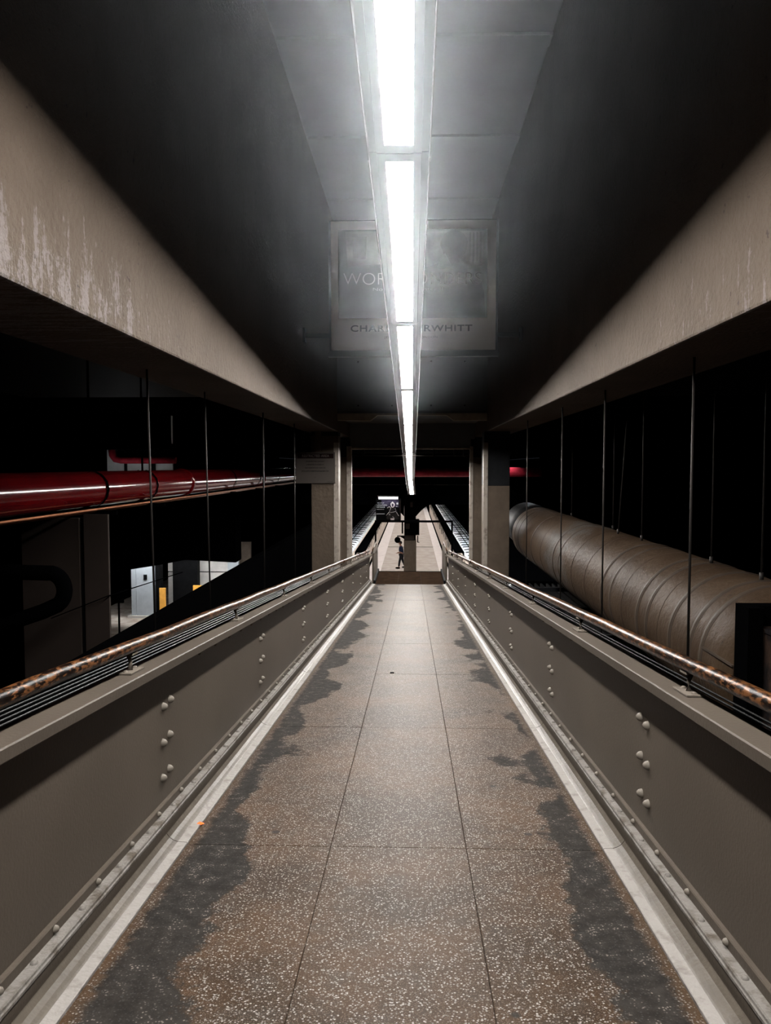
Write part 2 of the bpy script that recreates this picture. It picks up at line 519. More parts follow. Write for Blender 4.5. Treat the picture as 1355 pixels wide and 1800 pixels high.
# ================================================================== PLATE GIRDERS
def girder(sgn, label):
    c0 = -.085
    def X(d): return c0 + sgn * d            # d = distance from the ramp's centre line
    root = thing('plate_girder', label, 'girder', (X(1.165), 0, 0), RAMP, group='riveted plate girders along the ramp')
    y0, y1 = V0, V1 + .05
    MB().box(min(X(1.165), X(1.185)), max(X(1.165), X(1.185)), y0, y1, -.35, .86).build('web_plate', 'girder', parent=root)
    # flange angles and cover plate
    fl_ = [(X(1.088), .835), (X(1.082), .84), (X(1.080), .879), (X(1.084), .884), (X(1.205), .886), (X(1.210), .88), (X(1.21), .862), (X(1.100), .862), (X(1.100), .835)]
    MB().prism(fl_, y0, y1).build('top_flange', 'girder', parent=root)
    MB().prism([(X(1.165), .73), (X(1.155), .735), (X(1.155), .852), (X(1.10), .852), (X(1.10), .862), (X(1.165), .862)], y0, y1).build('flange_angle', 'girder', parent=root)
    # foot: upstanding angle leg, flat leg, vertical plate down to the cove
    MB().prism([(X(1.165), .150), (X(1.150), .150), (X(1.146), .145), (X(1.145), .112), (X(1.165), .112)], y0, y1).build('angle_leg', 'girder', parent=root)
    MB().prism([(X(1.165), .112), (X(1.112), .112), (X(1.108), .107), (X(1.107), .098), (X(1.103), .094), (X(1.103), .084), (X(1.165), .084)], y0, y1).build('foot_ledge', 'girder_low', parent=root)
    MB().prism([(X(1.106), .084), (X(1.106), .03), (X(1.100), .026), (X(1.100), -.03), (X(1.165), -.03), (X(1.165), .084)], y0, y1).build('foot_plate', 'girder', parent=root)
    # rivets
    riv = MB().dome((0, 0, 0), (-sgn, 0, 0), .021, .027, 10, 4).build('rivet', 'rivet', parent=root)
    riv.data.transform(Matrix.Translation(Vector(ORG[root.name])))      # the head was drawn about the frame's origin
    small = MB().dome((0, 0, 0), (-sgn, 0, 0), .014, .016, 8, 3).build('rivet', 'rivet', parent=root)
    small.data.transform(Matrix.Translation(Vector(ORG[root.name])))
    flat = MB().dome((0, 0, 0), (0, 0, 1), .014, .011, 8, 3).build('rivet', 'girder_low', parent=root)
    flat.data.transform(Matrix.Translation(Vector(ORG[root.name])))
    first = {'r': True, 's': True, 'f': True}
    def put(src, key, p):
        o = src if first[key] else link_copy(src, root)
        first[key] = False
        o.location = Vector(p) - Vector(ORG[root.name])
    off, stp = (3.99, 2.56) if sgn < 0 else (3.70, 2.46)
    for k in range(-1, 8):
        v = off + stp * k
        if v > V1: continue
        for w in (.63, .45, .275):
            if k > 4:
                put(riv, 'r', (X(1.165), v, w))
                continue
            put(riv, 'r', (X(1.165), v, w - .004)); put(riv, 'r', (X(1.165), v + .105, w + .012))
    v = 1.25
    while v < V1:
        put(small, 's', (X(1.145), v, .131)); put(flat, 'f', (X(1.128), v + .19, .112))
        if v > 4.5: put(small, 's', (X(1.155), v, .80))
        v += .375
    return root
girder(-1, 'long grey riveted steel plate girder forming the left side of the ramp')
girder(1, 'long grey riveted steel plate girder forming the right side of the ramp')

# landing parapets (level)
for sgn, lab in ((-1, 'low grey steel parapet panel on the left side of the landing'), (1, 'low grey steel parapet panel on the right side of the landing')):
    x = -1.13 if sgn < 0 else 1.0
    r = thing('landing_parapet', lab, 'parapet', (x, 23.4, LZ), LEVEL, 'parapets beside the landing')
    a, b = sorted((x, x + sgn * .05))
    MB().prism([(23.54, LZ - .3), (26.3, LZ - .3), (26.3, LZ + .87), (23.54, LZ + .87)], a, b, axis='x').build('panel', 'girder', parent=r)
    a, b = sorted((x - sgn * .02, x + sgn * .09))
    MB().box(a, b, 23.56, 26.32, LZ + .87, LZ + .90).build('cap', 'girder', parent=r)
    a, b = sorted((x - sgn * .05, x))
    MB().box(a, b, 23.5, 26.24, LZ, LZ + .10).build('skirting', 'blackpaint', parent=r)

# ================================================================== HANDRAILS
def handrail(sgn, label, vs):
    c0 = -.085
    u = c0 + sgn * 1.158
    root = thing('handrail', label, 'handrail', (u, 0, .886), RAMP, 'pipe handrails on the girders')
    rr = random.Random(5 + sgn)
    path = []
    v = V0
    while v <= V1 + .2:
        path.append((u + rr.uniform(-.004, .004), v, .995 + rr.uniform(-.004, .004)))
        v += .62
    MB().tube(path, .029, 16).build('pipe', 'rail', parent=root)
    for v in vs:
        if v > V1: continue
        b = MB().tube([(u, v, .894), (u, v, .93), (u + sgn * .01, v, .965)], [.012, .008, .012], 8).box(u - .022, u + .022, v - .035, v + .035, .962, .970).build('bracket', 'bracket', parent=root)
        MB().box(u - .035, u + .035, v - .085, v + .085, .886, .894).build('base_plate', 'bracket', parent=b, bevel=.002)
        for dv in (-.06, .06):
            MB().dome((u, v + dv, .894), (0, 0, 1), .011, .009).build('bolt', 'bracket', parent=b)
    for v in (14.3, 18.6, 21.2):             # couplings near the far end
        MB().tube([(u, v - .05, .995), (u, v - .04, .995), (u, v + .04, .995), (u, v + .05, .995)], [.03, .040, .040, .03], 12).build('coupling', 'rail', parent=root)
    return root
handrail(-1, 'worn brown pipe handrail above the left girder', [3.5 - 2.12 + 2.12 * k for k in range(12)])
handrail(1, 'worn brown pipe handrail above the right girder', [3.14 - 1.98 + 1.98 * k for k in range(12)])
# rails over the landing, falling towards the stairs
for sgn, lab in ((-1, 'short brown pipe rail above the left landing parapet'), (1, 'short brown pipe rail above the right landing parapet')):
    x = -1.17 if sgn < 0 else 1.04
    o = MB().tube([(x, 23.6, LZ + .99), (x, 24.6, LZ + 1.0), (x, 26.2, LZ + 1.0)], .022, 10).tube([(x, 23.7, LZ + .901), (x, 23.7, LZ + .99)], .012, 6).tube([(x, 26.1, LZ + .901), (x, 26.1, LZ + 1.0)], .012, 6).build('landing_rail', 'rail', org=(x, 24.9, LZ + .9))
    tag(o, lab, 'handrail', 'pipe rails on the landing')

# ================================================================== TUNNEL SHELL
D1, D2 = 15.3, 18.3
WH, WB, WT = 1.435, .66, 4.45                # half width, underside and top of the side walls (above the eye)
for sgn, nm in ((-1, 'wall_left'), (1, 'wall_right')):
    x0, x1 = sorted((sgn * WH, sgn * 2.05))
    MB().box(x0, x1, -3.0, D1 + 3.2, WB, WT).build(nm, 'plaster', kind='structure', bevel=.015)
ce = MB().box(-2.05, 2.05, -3.0, D1 + 3.2, WT + .06, WT + .2).build('ceiling', 'ceiling', kind='structure')
yy = -1.4
while yy < D1:
    y1 = min(yy + 2.47, D1 - .02)
    MB().box(-WH + .02, WH - .02, yy, y1, WT - .03, WT + .06).build('ceiling_panel', 'ceiling', parent=ce, bevel=.004)
    yy += 2.5
yy = 1.05
while yy < D1 - .5:                          # shallow cross ribs
    MB().box(-1.40, 1.43, yy - .12, yy + .12, WT - .065, WT - .03).build('cross_rib', 'ceiling', parent=ce, bevel=.004)
    yy += 2.5
# first bulkhead: face between the walls, panelled, ledge and haunches at the foot
bk = MB().box(-WH, WH, D1, D1 + .14, 1.0, WT + .06).build('wall_front', 'bulk', kind='structure')
for u0, u1, z0, z1 in ((-1.39, -.02, 1.05, 2.1), (.0, 1.36, 1.05, 2.1), (-1.39, -.02, 2.12, 3.3), (.0, 1.36, 2.12, 3.3), (-1.39, 1.36, 3.32, 4.3)):
    p = MB().box(u0, u1, D1 - .018, D1, z0, z1).build('wall_panel', 'bulk', parent=bk, bevel=.003)
    for bx in (u0 + .36, u1 - .36):
        for bz in (z0 + .1, z1 - .12):
            MB().dome((bx, D1 - .018, bz), (0, -1, 0), .018, .012).build('bolt', 'blackpaint', parent=p)
MB().box(-WH + .01, WH - .01, D1 - .06, D1 + .14, .965, 1.0).build('ledge', 'haunch', parent=bk)
for s in (-1, 1):
    a = [(s * (WH - .01), .965), (s * .66, .965), (s * .80, .86), (s * (WH - .01), .87)]
    MB().prism(a, D1 - .05, D1 + .14).build('haunch', 'haunch', parent=bk)
# ceiling between the bulkheads, the second bulkhead and its light edge
bk2 = MB().box(-WH, WH, D1 + .14, D2, .97, 1.1).box(-WH, WH, D2, D2 + .2, .41, 1.6).build('wall_back', 'bulk', kind='structure')
MB().box(-1.38, 1.36, D2 - .03, D2 + .2, .375, .41).build('edge_strip', 'haunch', parent=bk2)
cn = thing('conduit_run', 'thin grey conduits with clamps under the second lintel over the ramp', 'conduit', (0, D2 + .3, .3), LEVEL)
for z, y in ((.33, D2 + .10), (.30, D2 + .16), (.24, D2 + .25)):
    MB().tube([(-1.40, y, z), (0, y, z - .004), (1.42, y, z)], .011, 8).build('conduit', 'rod', parent=cn)
for x in (-1.12, -.52, .50, .98, 1.2):
    MB().box(x - .02, x + .02, D2 + .08, D2 + .27, .222, .375).build('clamp', 'blackpaint', parent=cn)

o = MB().box(-2.3, 2.2, 30.0, 30.05, -.72, -.695).build('cross_conduit', 'housing', org=(0, 30, -.7))
tag(o, 'thin grey conduit crossing the opening just below the red pipe', 'conduit')
# ================================================================== COLUMNS
def column(x0, x1, y, w, side, label, paint_to, top, guard=.055):
    """x0..x1 at the face y; side = +1 when the guarded corner is x1"""
    r = thing('station_column', label, 'column', ((x0 + x1) / 2, y, -EYE), LEVEL, 'columns at the tunnel mouth')
    MB().box(x0, x1, y, y + w, -EYE, paint_to).build('shaft', 'column', parent=r, bevel=.01)
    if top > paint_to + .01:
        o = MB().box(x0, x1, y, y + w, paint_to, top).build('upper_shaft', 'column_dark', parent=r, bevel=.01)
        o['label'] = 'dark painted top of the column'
    gx = x1 if side > 0 else x0
    s = side
    prof = [(gx - s * guard, y - .012), (gx + s * .012, y - .012), (gx + s * .012, y + guard)]
    prof += [(gx + s * .001, y + guard), (gx + s * .001, y - .001), (gx - s * guard, y - .001)]
    g_ = MB().prism(prof, -EYE + .01, min(top, .45) - .002, axis='z').build('corner_guard', 'guard', parent=r)
    g_['label'] = 'pale steel corner guard'
    return r
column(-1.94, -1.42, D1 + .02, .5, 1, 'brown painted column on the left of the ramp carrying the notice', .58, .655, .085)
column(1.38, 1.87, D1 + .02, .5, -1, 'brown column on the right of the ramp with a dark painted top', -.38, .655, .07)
column(-1.66, -1.40, D2, .35, 1, 'narrow brown column behind the left one at the second lintel', .2, .62, .10)
column(1.335, 1.62, D2, .35, -1, 'narrow brown column behind the right one at the second lintel', .2, .62, .06)
# stub above the left column
o = MB().box(-1.86, -1.74, D1 - .06, D1 + .02, .27, .66).build('hanger_plate', 'column'); tag(o, 'short brown strap hanging from the beam above the notice', 'strap')

# notice on the left column
sg = thing('notice_sign', 'grey notice board headed in red on the left column', 'sign', (-1.85, D1 - .03, -.34), LEVEL)
SY = D1 - .025
MB().box(-2.235, -1.475, SY, SY + .02, -.335, .265).build('sign_board', 'signface', parent=sg, bevel=.006)
MB().box(-2.20, -1.505, SY - .004, SY - .0005, .145, .235).build('header_band', 'signred', parent=sg)
text('lettering', 'RESTRICTED AREA', .068, 'signtext', sg, (-1.852, SY - .006, .19), .52)
for k, (t, w) in enumerate((('ACCESS BEYOND THIS POINT', .36), ('IS RESTRICTED TO HOLDERS OF', .33), ('VALID TRANSPORTATION TICKETS AND', .40), ('METRO-NORTH COMMUTER RAILROAD EMPLOYEES', .52))):
    text('lettering', t, .026, 'signink', sg, (-1.86, SY - .002, .085 - .062 * k), w, offset=.0006)
text('lettering', 'MNCR 508', .020, 'signink', sg, (-1.57, SY - .002, -.305), .10)
text('lettering', 'M', .024, 'signink', sg, (-1.86, SY - .002, -.16 - .062), .02)

# ================================================================== CEILING LIGHTS
FW = 3.37                                    # underside of the diffusers above the ramp
FC = -.066
def fixture(v0, v1, label, uc=FC, bend=None):
    """one trapezoid housing with a recessed diffuser and two down-turned wings"""
    L_ = v1 - v0
    if bend: fr = bend
    else: fr = RAMP @ Matrix.Translation((uc, v0, FW))
    r = bpy.data.objects.new('ceiling_light', None); COL.objects.link(r)
    r.matrix_world = fr; ORG[r.name] = (0, 0, 0)
    tag(r, label, 'light', 'fluorescent fixtures in a row above the ramp')
    a, e = .004, L_ - .004
    body = [(-.110, 0), (-.112, .006), (-.147, .008), (-.150, .11), (.150, .11), (.147, .008), (.112, .006), (.110, 0), (.07, 0), (.067, .014), (-.067, .014), (-.07, 0)]
    MB().prism(body, a, e).build('housing', 'housing', parent=r)
    for s in (-1, 1):
        MB().prism([(s * .147, .0085), (s * .1495, -.030), (s * .154, -.030), (s * .154, .02), (s * .1505, .10), (s * .1475, .02)], a, e).build('side_lip', 'lip', parent=r)
    MB().box(-.07, .07, a, .085, -.002, .013).build('end_plate', 'housing', parent=r)
    MB().box(-.07, .07, L_ - .085, e, -.002, .013).build('end_plate', 'housing', parent=r)
    MB().box(-.066, .066, .086, L_ - .086, .003, .012).build('diffuser', 'lamp', parent=r)
    MB().box(-.03, .03, .3, L_ - .3, .1105, .114).build('added_uplight', 'uplamp', parent=r)  # glowing strip added out of sight to lift the ceiling
    for s in (-1, 1):
        MB().box(s * .152 - .004, s * .152 + .004, .0, .02, -.034, .06).build('joint_clip', 'housing_dark', parent=r)
        for k in (1, 2, 3):
            MB().dome((s * .1545, L_ * k / 4, .02), (s, 0, 0), .006, .005, 6, 2).build('screw', 'housing_dark', parent=r)
    return r
ends = [-2.72, .58, 3.87, 7.06, 10.33, 13.68, 16.95, 20.35, 23.95, 27.6]
ordn = ['directly above the camera and out of view', 'nearest in view, cut off by the top of the photo', 'long and bright in front of the big poster, second in view', 'third in view below the poster edge', 'fourth in view, in front of the grey bulkhead', 'fifth in view, by the ledge over the ramp', 'sixth in view, under the dark second lintel', 'seventh in view, crossing the red beam', 'eighth in view, last of the straight row']
for k in range(len(ends) - 1):
    r = fixture(ends[k], ends[k + 1], 'fluorescent ceiling light ' + ordn[k])
    if k < 8:
        top = (WT - .16) if k < 5 else .97
        for t in (.25, .75):
            p = r.matrix_world @ Vector((0, (ends[k + 1] - ends[k]) * t, .11))
            z1 = top + EYE - p.z
            if z1 > .1:
                MB().tube([(0, (ends[k + 1] - ends[k]) * t, .108), (0, (ends[k + 1] - ends[k]) * t + z1 * math.sin(SL), .11 + z1)], .008, 6).build('hanger_rod', 'rod', parent=r)
# the last fixture tips down over the stairs
p0 = RAMP @ Vector((FC, 27.6, FW)); p1 = Vector((.0, 32.6, EYE - 1.17))
d = (p1 - p0); Lb = d.length; yv = d.normalized(); xv = yv.cross(Vector((0, 0, 1))).normalized(); zv = xv.cross(yv)
mt = Matrix(((xv.x, yv.x, zv.x, p0.x), (xv.y, yv.y, zv.y, p0.y), (xv.z, yv.z, zv.z, p0.z), (0, 0, 0, 1)))
fixture(0, Lb, 'fluorescent ceiling light tipping down at the far end of the row', bend=mt)

# added volume that imitates lens glare around the near lamps
if GLARE:
    hz = bpy.data.materials.new('glare_volume'); hz.use_nodes = True
    nt = hz.node_tree; nt.nodes.clear()
    out = nt.nodes.new('ShaderNodeOutputMaterial'); vs_ = nt.nodes.new('ShaderNodeVolumeScatter')
    vs_.inputs['Color'].default_value = (.86, .93, 1, 1); vs_.inputs['Density'].default_value = GLARE; vs_.inputs['Anisotropy'].default_value = .65
    N, L = nt.nodes, nt.links
    tcn = N.new('ShaderNodeTexCoord'); sp_ = N.new('ShaderNodeSeparateXYZ'); L.new(tcn.outputs['Object'], sp_.inputs[0])
    # distance from the lamp row, which falls with the ramp
    dx_ = mth(N, L, 'SUBTRACT', sp_.outputs[0], FC)
    dz_ = mth(N, L, 'SUBTRACT', sp_.outputs[2], mth(N, L, 'SUBTRACT', 1.9, mth(N, L, 'MULTIPLY', sp_.outputs[1], math.tan(SL))))
    r2 = mth(N, L, 'ADD', mth(N, L, 'MULTIPLY', dx_, dx_), mth(N, L, 'MULTIPLY', mth(N, L, 'MULTIPLY', dz_, dz_), .5))
    along = maprange(N, L, sp_.outputs[1], 1.0, 10.0, 1, .16)      # thickest around the nearest fixtures
    L.new(mth(N, L, 'MULTIPLY', mth(N, L, 'MULTIPLY', mth(N, L, 'EXPONENT', mth(N, L, 'MULTIPLY', r2, -2.6)), GLARE), along), vs_.inputs['Density'])
    L.new(vs_.outputs[0], out.inputs['Volume'])
    hzo = MB().box(-WH + .005, WH - .005, -1.0, D1 - .08, .72, WT - .2).build('glare_volume', hz, kind='stuff')
    hzo['label'] = 'added bluish volume imitating lens glare around the lights under the tunnel ceiling'; hzo['category'] = 'glare_volume'

# ================================================================== BIG POSTER
PD = 10.5
pk = PD / F
def px(x): return (x - 724) * pk
def pz(y): return (819 - y) * pk
po = thing('hanging_poster', 'large framed advertising poster hung across the tunnel behind the lights', 'poster', (0, PD, pz(622)), LEVEL)
x0, x1, z0, z1 = px(583), px(868), pz(618), pz(397)
MB().box(x0 - .03, x1 + .03, PD, PD + .05, z0 - .03, z1 + .012).build('backing_board', 'frame', parent=po)
MB().box(x0, x1, PD - .006, PD, z0, z1).build('paper', 'paper', parent=po)
q0, q1, w0, w1 = px(596), px(853), pz(563), pz(412)
MB().box(q0, q1, PD - .010, PD - .006, w0, w1).build('picture', 'photo', parent=po)
fy = PD - .0102
def flat(pts, name, m, y=0.0, th=.001):
    return MB().prism([(px(a), pz(b)) for a, b in pts][::-1], fy - y - th, fy - y).build(name, m, parent=po)
flat([(608, 415), (690, 415), (690, 470), (612, 474)], 'picture_wall', 'photo2')
flat([(620, 424), (645, 424), (643, 462), (622, 460)], 'picture_shadow', 'photo3', .001)
flat([(748, 416), (848, 415), (846, 474), (748, 476)], 'picture_window', 'photo2')
for k in range(4):
    flat([(822 + 6 * k, 418), (824.5 + 6 * k, 418), (824.5 + 6 * k, 470), (822 + 6 * k, 470)], 'picture_window_bar', 'photo3', .001)
hd = [(796 + 24 * math.cos(t) * (1.0 if math.sin(t) > 0 else .9), 440 - 26 * math.sin(t)) for t in [k * math.pi / 12 for k in range(24)]]
flat(hd[::-1], 'picture_man_head', 'photo3', .0025)
flat([(748, 478), (778, 466), (786, 456), (804, 456), (812, 470), (836, 484), (848, 520), (850, 562), (748, 562)], 'picture_man_coat', 'photo3', .0015)
flat([(766, 476), (780, 452), (792, 474), (774, 480)], 'picture_man_collar', 'photo2', .004)
text('lettering', 'WOR', .225, 'pale_ink', po, (px(642), fy - .007, pz(497)), px(680) - px(605), offset=-.004)
text('lettering', 'K WO', .225, 'pale_ink', po, (px(720), fy - .007, pz(497)), px(748) - px(690), offset=-.004)
text('lettering', 'NDERS', .225, 'pale_ink', po, (px(799), fy - .007, pz(497)), px(843) - px(756), offset=-.004)
text('lettering', 'Non-iron in Winter II', .06, 'pale_ink', po, (px(716), fy - .007, pz(514)), px(782) - px(662), offset=-.001)
text('lettering', 'CHARLES TYRWHITT', .115, 'ink', po, (px(722), PD - .0075, pz(581)), px(828) - px(617), spacing=1.1, offset=.002)
text('lettering', 'JERMYN STREET LONDON', .04, 'ink', po, (px(722), PD - .0075, pz(596)), px(768) - px(676), spacing=1.2)
MB().box(x0 - .04, x1 + .04, PD - .05, PD + .06, z0 - .085, z0 - .035).build('bottom_rail', 'frame', parent=po)
hb = thing('support_bar', 'dark steel bar across the tunnel holding the big poster', 'bar', (0, PD + .08, pz(590)), LEVEL)
MB().box(-WH, WH, PD + .052, PD + .11, pz(594), pz(587)).build('bar', 'frame', parent=hb)
for s in (-1, 1):
    MB().box(min(s * WH, s * (WH - .03)), max(s * WH, s * (WH - .03)), PD, PD + .15, pz(602), pz(578)).build('wall_bracket', 'frame', parent=hb)

# ================================================================== HANGER RODS beside the ramp
def rod(x, y, z0, z1, label, r=.008, lean=0.0, grp='hanger rods'):
    o = MB().tube([(x + lean, y, z0), (x, y, z1)], r, 8).tube([(x + lean, y, z0 - .02), (x + lean, y, z0 + .05)], r * 2, 6).build('hanger_rod', 'rod', org=(x, y, z1))
    tag(o, label, 'rod', grp)
LN = ['nearest', 'second', 'third', 'fourth']
for k, (x, y) in enumerate(((257, 5.45), (359, 7.1), (462, 9.9), (517, 12.5))):
    u = (x - 724) / F * y
    zb = -(y * .085) - .78
    rod(u, y, zb, WB + .01, 'thin steel hanger rod left of the ramp, %s from the camera' % LN[k], .0075 if k < 2 else .010, .03 if k < 2 else 0, 'rods beyond the left handrail')
for k, (x, y) in enumerate(((1209, 4.95), (1058, 7.05), (985, 9.1), (925, 11.7))):
    u = (x - 724) / F * y
    zb = -(y * .085) - 1.05
    rod(u, y, zb, WB + .01, 'thin steel hanger rod right of the ramp, %s from the camera' % LN[k], .0085 if k == 0 else .008, .0, 'rods beyond the right handrail')

# upper slab over the side voids, carrying the pipe hangers
for sgn, nm in ((-1, 'ceiling_left'), (1, 'ceiling_right')):
    x0, x1 = sorted((sgn * 2.05, sgn * 9.0))
    MB().box(x0, x1, -3, D1 + 3.2, 1.6, 1.8).build(nm, 'blackpaint', kind='structure')

# ================================================================== RED PIPE on the left
RX, RZ, RR = -3.62, -.26, .20
rp = thing('red_pipe', 'thick glossy red pipe hanging beyond the left handrail, turning across the ramp end', 'pipe', (RX, 12, RZ), LEVEL)
path = [(RX, -1.0, RZ)] + [(RX, y, RZ + random.uniform(-.002, .002)) for y in range(1, 33, 2)]
for k in range(1, 7):
    t = k * math.pi / 12
    path.append((RX + .6 * (1 - math.cos(t)), 33.0 + .6 * math.sin(t), RZ))
cross = [path[-1], (-2.8, 33.6, RZ), (0, 33.6, RZ), (2.5, 33.6, RZ), (5.4, 33.6, RZ)]
MB().tube(path, RR, 28).build('pipe', 'red', parent=rp)
MB().tube(cross, RR, 24).build('cross_pipe', 'redd', parent=rp)
MB().tube([(RX + .14, -1, RZ - RR - .02), (RX + .14, 32, RZ - RR - .02)], .014, 8).build('copper_line', 'copper', parent=rp)
MB().tube([(RX + .08, -1, RZ - RR - .05), (RX + .08, 32, RZ - RR - .05)], .010, 8).build('copper_line', 'copper', parent=rp)
for y in (5.2, 12.4, 18.5):
    MB().tube([(RX, y - .06, RZ), (RX, y - .05, RZ), (RX, y + .05, RZ), (RX, y + .06, RZ)], [RR, RR + .018, RR + .018, RR], 28).build('coupling', 'red', parent=rp)
HN = ['nearest', 'second', 'third', 'fourth', 'fifth']
for k, y in enumerate((8.85, 10.6, 15.4, 17.9, 20.5)):
    h = thing('pipe_hanger', 'black strap hanger around the red pipe, %s from the camera' % HN[k], 'hanger', (RX, y, RZ), LEVEL, 'hangers of the red pipe')
    n = 14
    ring = [(RX + (RR + .012) * math.cos(t), y, RZ + (RR + .012) * math.sin(t)) for t in [2 * math.pi * i / n for i in range(n + 1)]]
    m = MB()
    for a, b in zip(ring[:-1], ring[1:]):
        m.add([(a[0], y - .03, a[2]), (b[0], y - .03, b[2]), (b[0], y + .03, b[2]), (a[0], y + .03, a[2])], [(0, 1, 2, 3)])
    m.build('strap', 'black', parent=h)
    MB().tube([(RX, y, RZ + RR), (RX, y, 1.6)], .014, 8).build('rod', 'black', parent=h)
    MB().box(RX - .05, RX + .3, y - .03, y + .03, RZ - RR - .09, RZ - RR - .04).build('shelf_bracket', 'black', parent=h)

# ================================================================== CABLES outside the girders
for sgn, us in ((-1, (1.30, 1.33, 1.36, 1.395)), (1, (1.30, 1.34))):
    for k, u in enumerate(us):
        uu = sgn * (1.36 + .045 * k) if sgn < 0 else 1.22 + .05 * k
        w = 1.5 - abs(uu) / ((2.13 + .055 * k) if sgn < 0 else (1.86 + .05 * k))
        o = MB().tube([(uu, V0, w), (uu, 5, w - .004), (uu, 10, w + .002), (uu, 15.1, w)], .005, 8).build('cable', 'cable' if sgn < 0 else 'cable_dark', frame=RAMP, org=(uu, 6, w))
        tag(o, ('grey cable running below the left handrail, %s out from the girder' if sgn < 0 else 'dark cable running below the right handrail, %s out from the girder') % ['first', 'second', 'third', 'fourth', 'fifth', 'sixth'][k], 'cable', 'cables beside the ramp')
# cable brackets under them
for sgn in (-1, 1):
    r = thing('cable_rack', 'dark steel cable rack outside the %s girder' % ('left' if sgn < 0 else 'right'), 'rack', (-.085 + sgn * 1.4, 8, .5), RAMP, 'cable racks beside the ramp')
    for k in range(11):
        v = .6 + 2.1 * k
        a, b = sorted((-.085 + sgn * 1.187, -.085 + sgn * 1.55))
        MB().prism([(a if sgn > 0 else b, .74), (b if sgn > 0 else a, .60), (b if sgn > 0 else a, .55), (a if sgn > 0 else b, .60)], v, v + .05).build('arm', 'black', parent=r)

# ================================================================== BIG DUCT on the right
DX, DZ, DR = 2.62, -1.40, .545
du = thing('insulated_duct', 'fat brown banded duct lying along the right side of the ramp', 'duct', (DX, 5, DZ), LEVEL)
rr = random.Random(11)
ys = [5.16]
while ys[-1] < 16.4: ys.append(ys[-1] + .35)
ys[-1] = 16.5
MB().tube([(DX, y, DZ) for y in ys], [DR + rr.uniform(-.003, .003) for y in ys], 64).build('wrap', 'duct', parent=du)
MB().tube([(DX + .05, 16.5, DZ + .03), (DX + .1, 19, DZ + .03)], DR * .93, 40).build('far_section', 'blackpaint', parent=du)
def ring(y, w, h, m, nm):
    MB().tube([(DX, y, DZ), (DX, y + w * .15, DZ), (DX, y + w * .85, DZ), (DX, y + w, DZ)], [DR, DR + h, DR + h, DR], 64, cap=False).build(nm, m, parent=du)
for y in (16.1, 15.6, 13.9, 11.3, 11.75, 8.35, 8.75, 7.05, 7.35, 6.42, 5.95, 5.72):
    ring(y, .05, .008, 'band', 'band')
    ring(y - .022, .022, .0035, 'seam', 'seam')
for y in (15.0, 12.9, 10.4, 9.6, 7.9, 6.75):
    ring(y, .008, .003, 'seam', 'seam')
# lengthwise seam on the nearest section
MB().box(DX - DR - .006, DX - DR + .02, 5.16, 5.7, DZ + .10, DZ + .112).build('lap_joint', 'band', parent=du)
# steel box and frame at the near end
bx = thing('steel_box', 'rusty steel box with a black frame at the near end of the duct', 'box', (2.6, 5.0, -2.2), LEVEL)
MB().box(2.17, 3.6, 4.1, 4.98, -2.2, -1.02).build('box_body', 'rust', parent=bx, bevel=.01)
MB().box(2.06, 2.15, 4.9, 5.1, -2.2, -.87).build('frame_post', 'black', parent=bx)
MB().box(2.15, 3.7, 4.99, 5.1, -1.0, -.87).build('frame_rail', 'black', parent=bx)
MB().box(2.16, 3.6, 4.70, 4.98, -1.02, -.995).build('lid', 'rust', parent=bx)
MB().box(2.62, 2.72, 5.04, 5.1, -.87, .2).build('frame_strut', 'rust', parent=bx)
# duct hangers
for k, (x, y, lean) in enumerate(((1333, 6.0, 0), (1246, 7.05, 0), (1125, 9.2, 0), (1084, 10.1, -.15), (1075, 11.3, 0), (1003, 14.0, 0))):
    u = (x - 724) / F * y
    u = min(max(u, DX - .3), DX + .25)
    zt = DZ + math.sqrt(DR ** 2 - (u - DX) ** 2)
    o = MB().tube([(u, y, zt - .01), (u - lean, y, 1.6)], .008, 8).tube([(u, y, zt - .01), (u, y, zt + .06)], .016, 6).build('duct_hanger', 'rod', org=(u, y, zt))
    tag(o, 'thin rod holding up the big duct, %s from the camera' % ['nearest', 'second', 'third', 'fourth', 'fifth', 'farthest'][k], 'rod', 'rods above the duct')
# dark ribbed deck under the duct
dk = thing('steel_deck', 'dark ribbed steel deck below the big duct', 'deck', (2.4, 9, -2.4), LEVEL)
for k in range(14):
    x = 1.35 + .11 * k
    MB().box(x, x + .03, 2, 15.2, -2.32, -2.24).build('deck_rib', 'blackpaint', parent=dk)
for y in (8.2, 10.2, 12.2, 14.2):
    MB().box(1.3, 3.0, y, y + .07, -2.24, -2.17).build('cross_bar', 'column_dark', parent=dk)

# ================================================================== LEFT HALL
GY = 8.2
gk = GY / F
def gx(x): return (x - 724) * gk
def gz(y): return (819 - y) * gk
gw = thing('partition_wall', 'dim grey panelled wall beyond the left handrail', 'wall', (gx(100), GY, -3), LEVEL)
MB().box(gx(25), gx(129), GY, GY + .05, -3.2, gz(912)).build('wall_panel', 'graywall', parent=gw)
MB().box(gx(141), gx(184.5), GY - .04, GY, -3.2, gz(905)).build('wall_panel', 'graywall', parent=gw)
MB().box(gx(129), gx(141), GY + .04, GY + .06, -3.2, gz(912)).build('recess_strip', 'blackpaint', parent=gw)
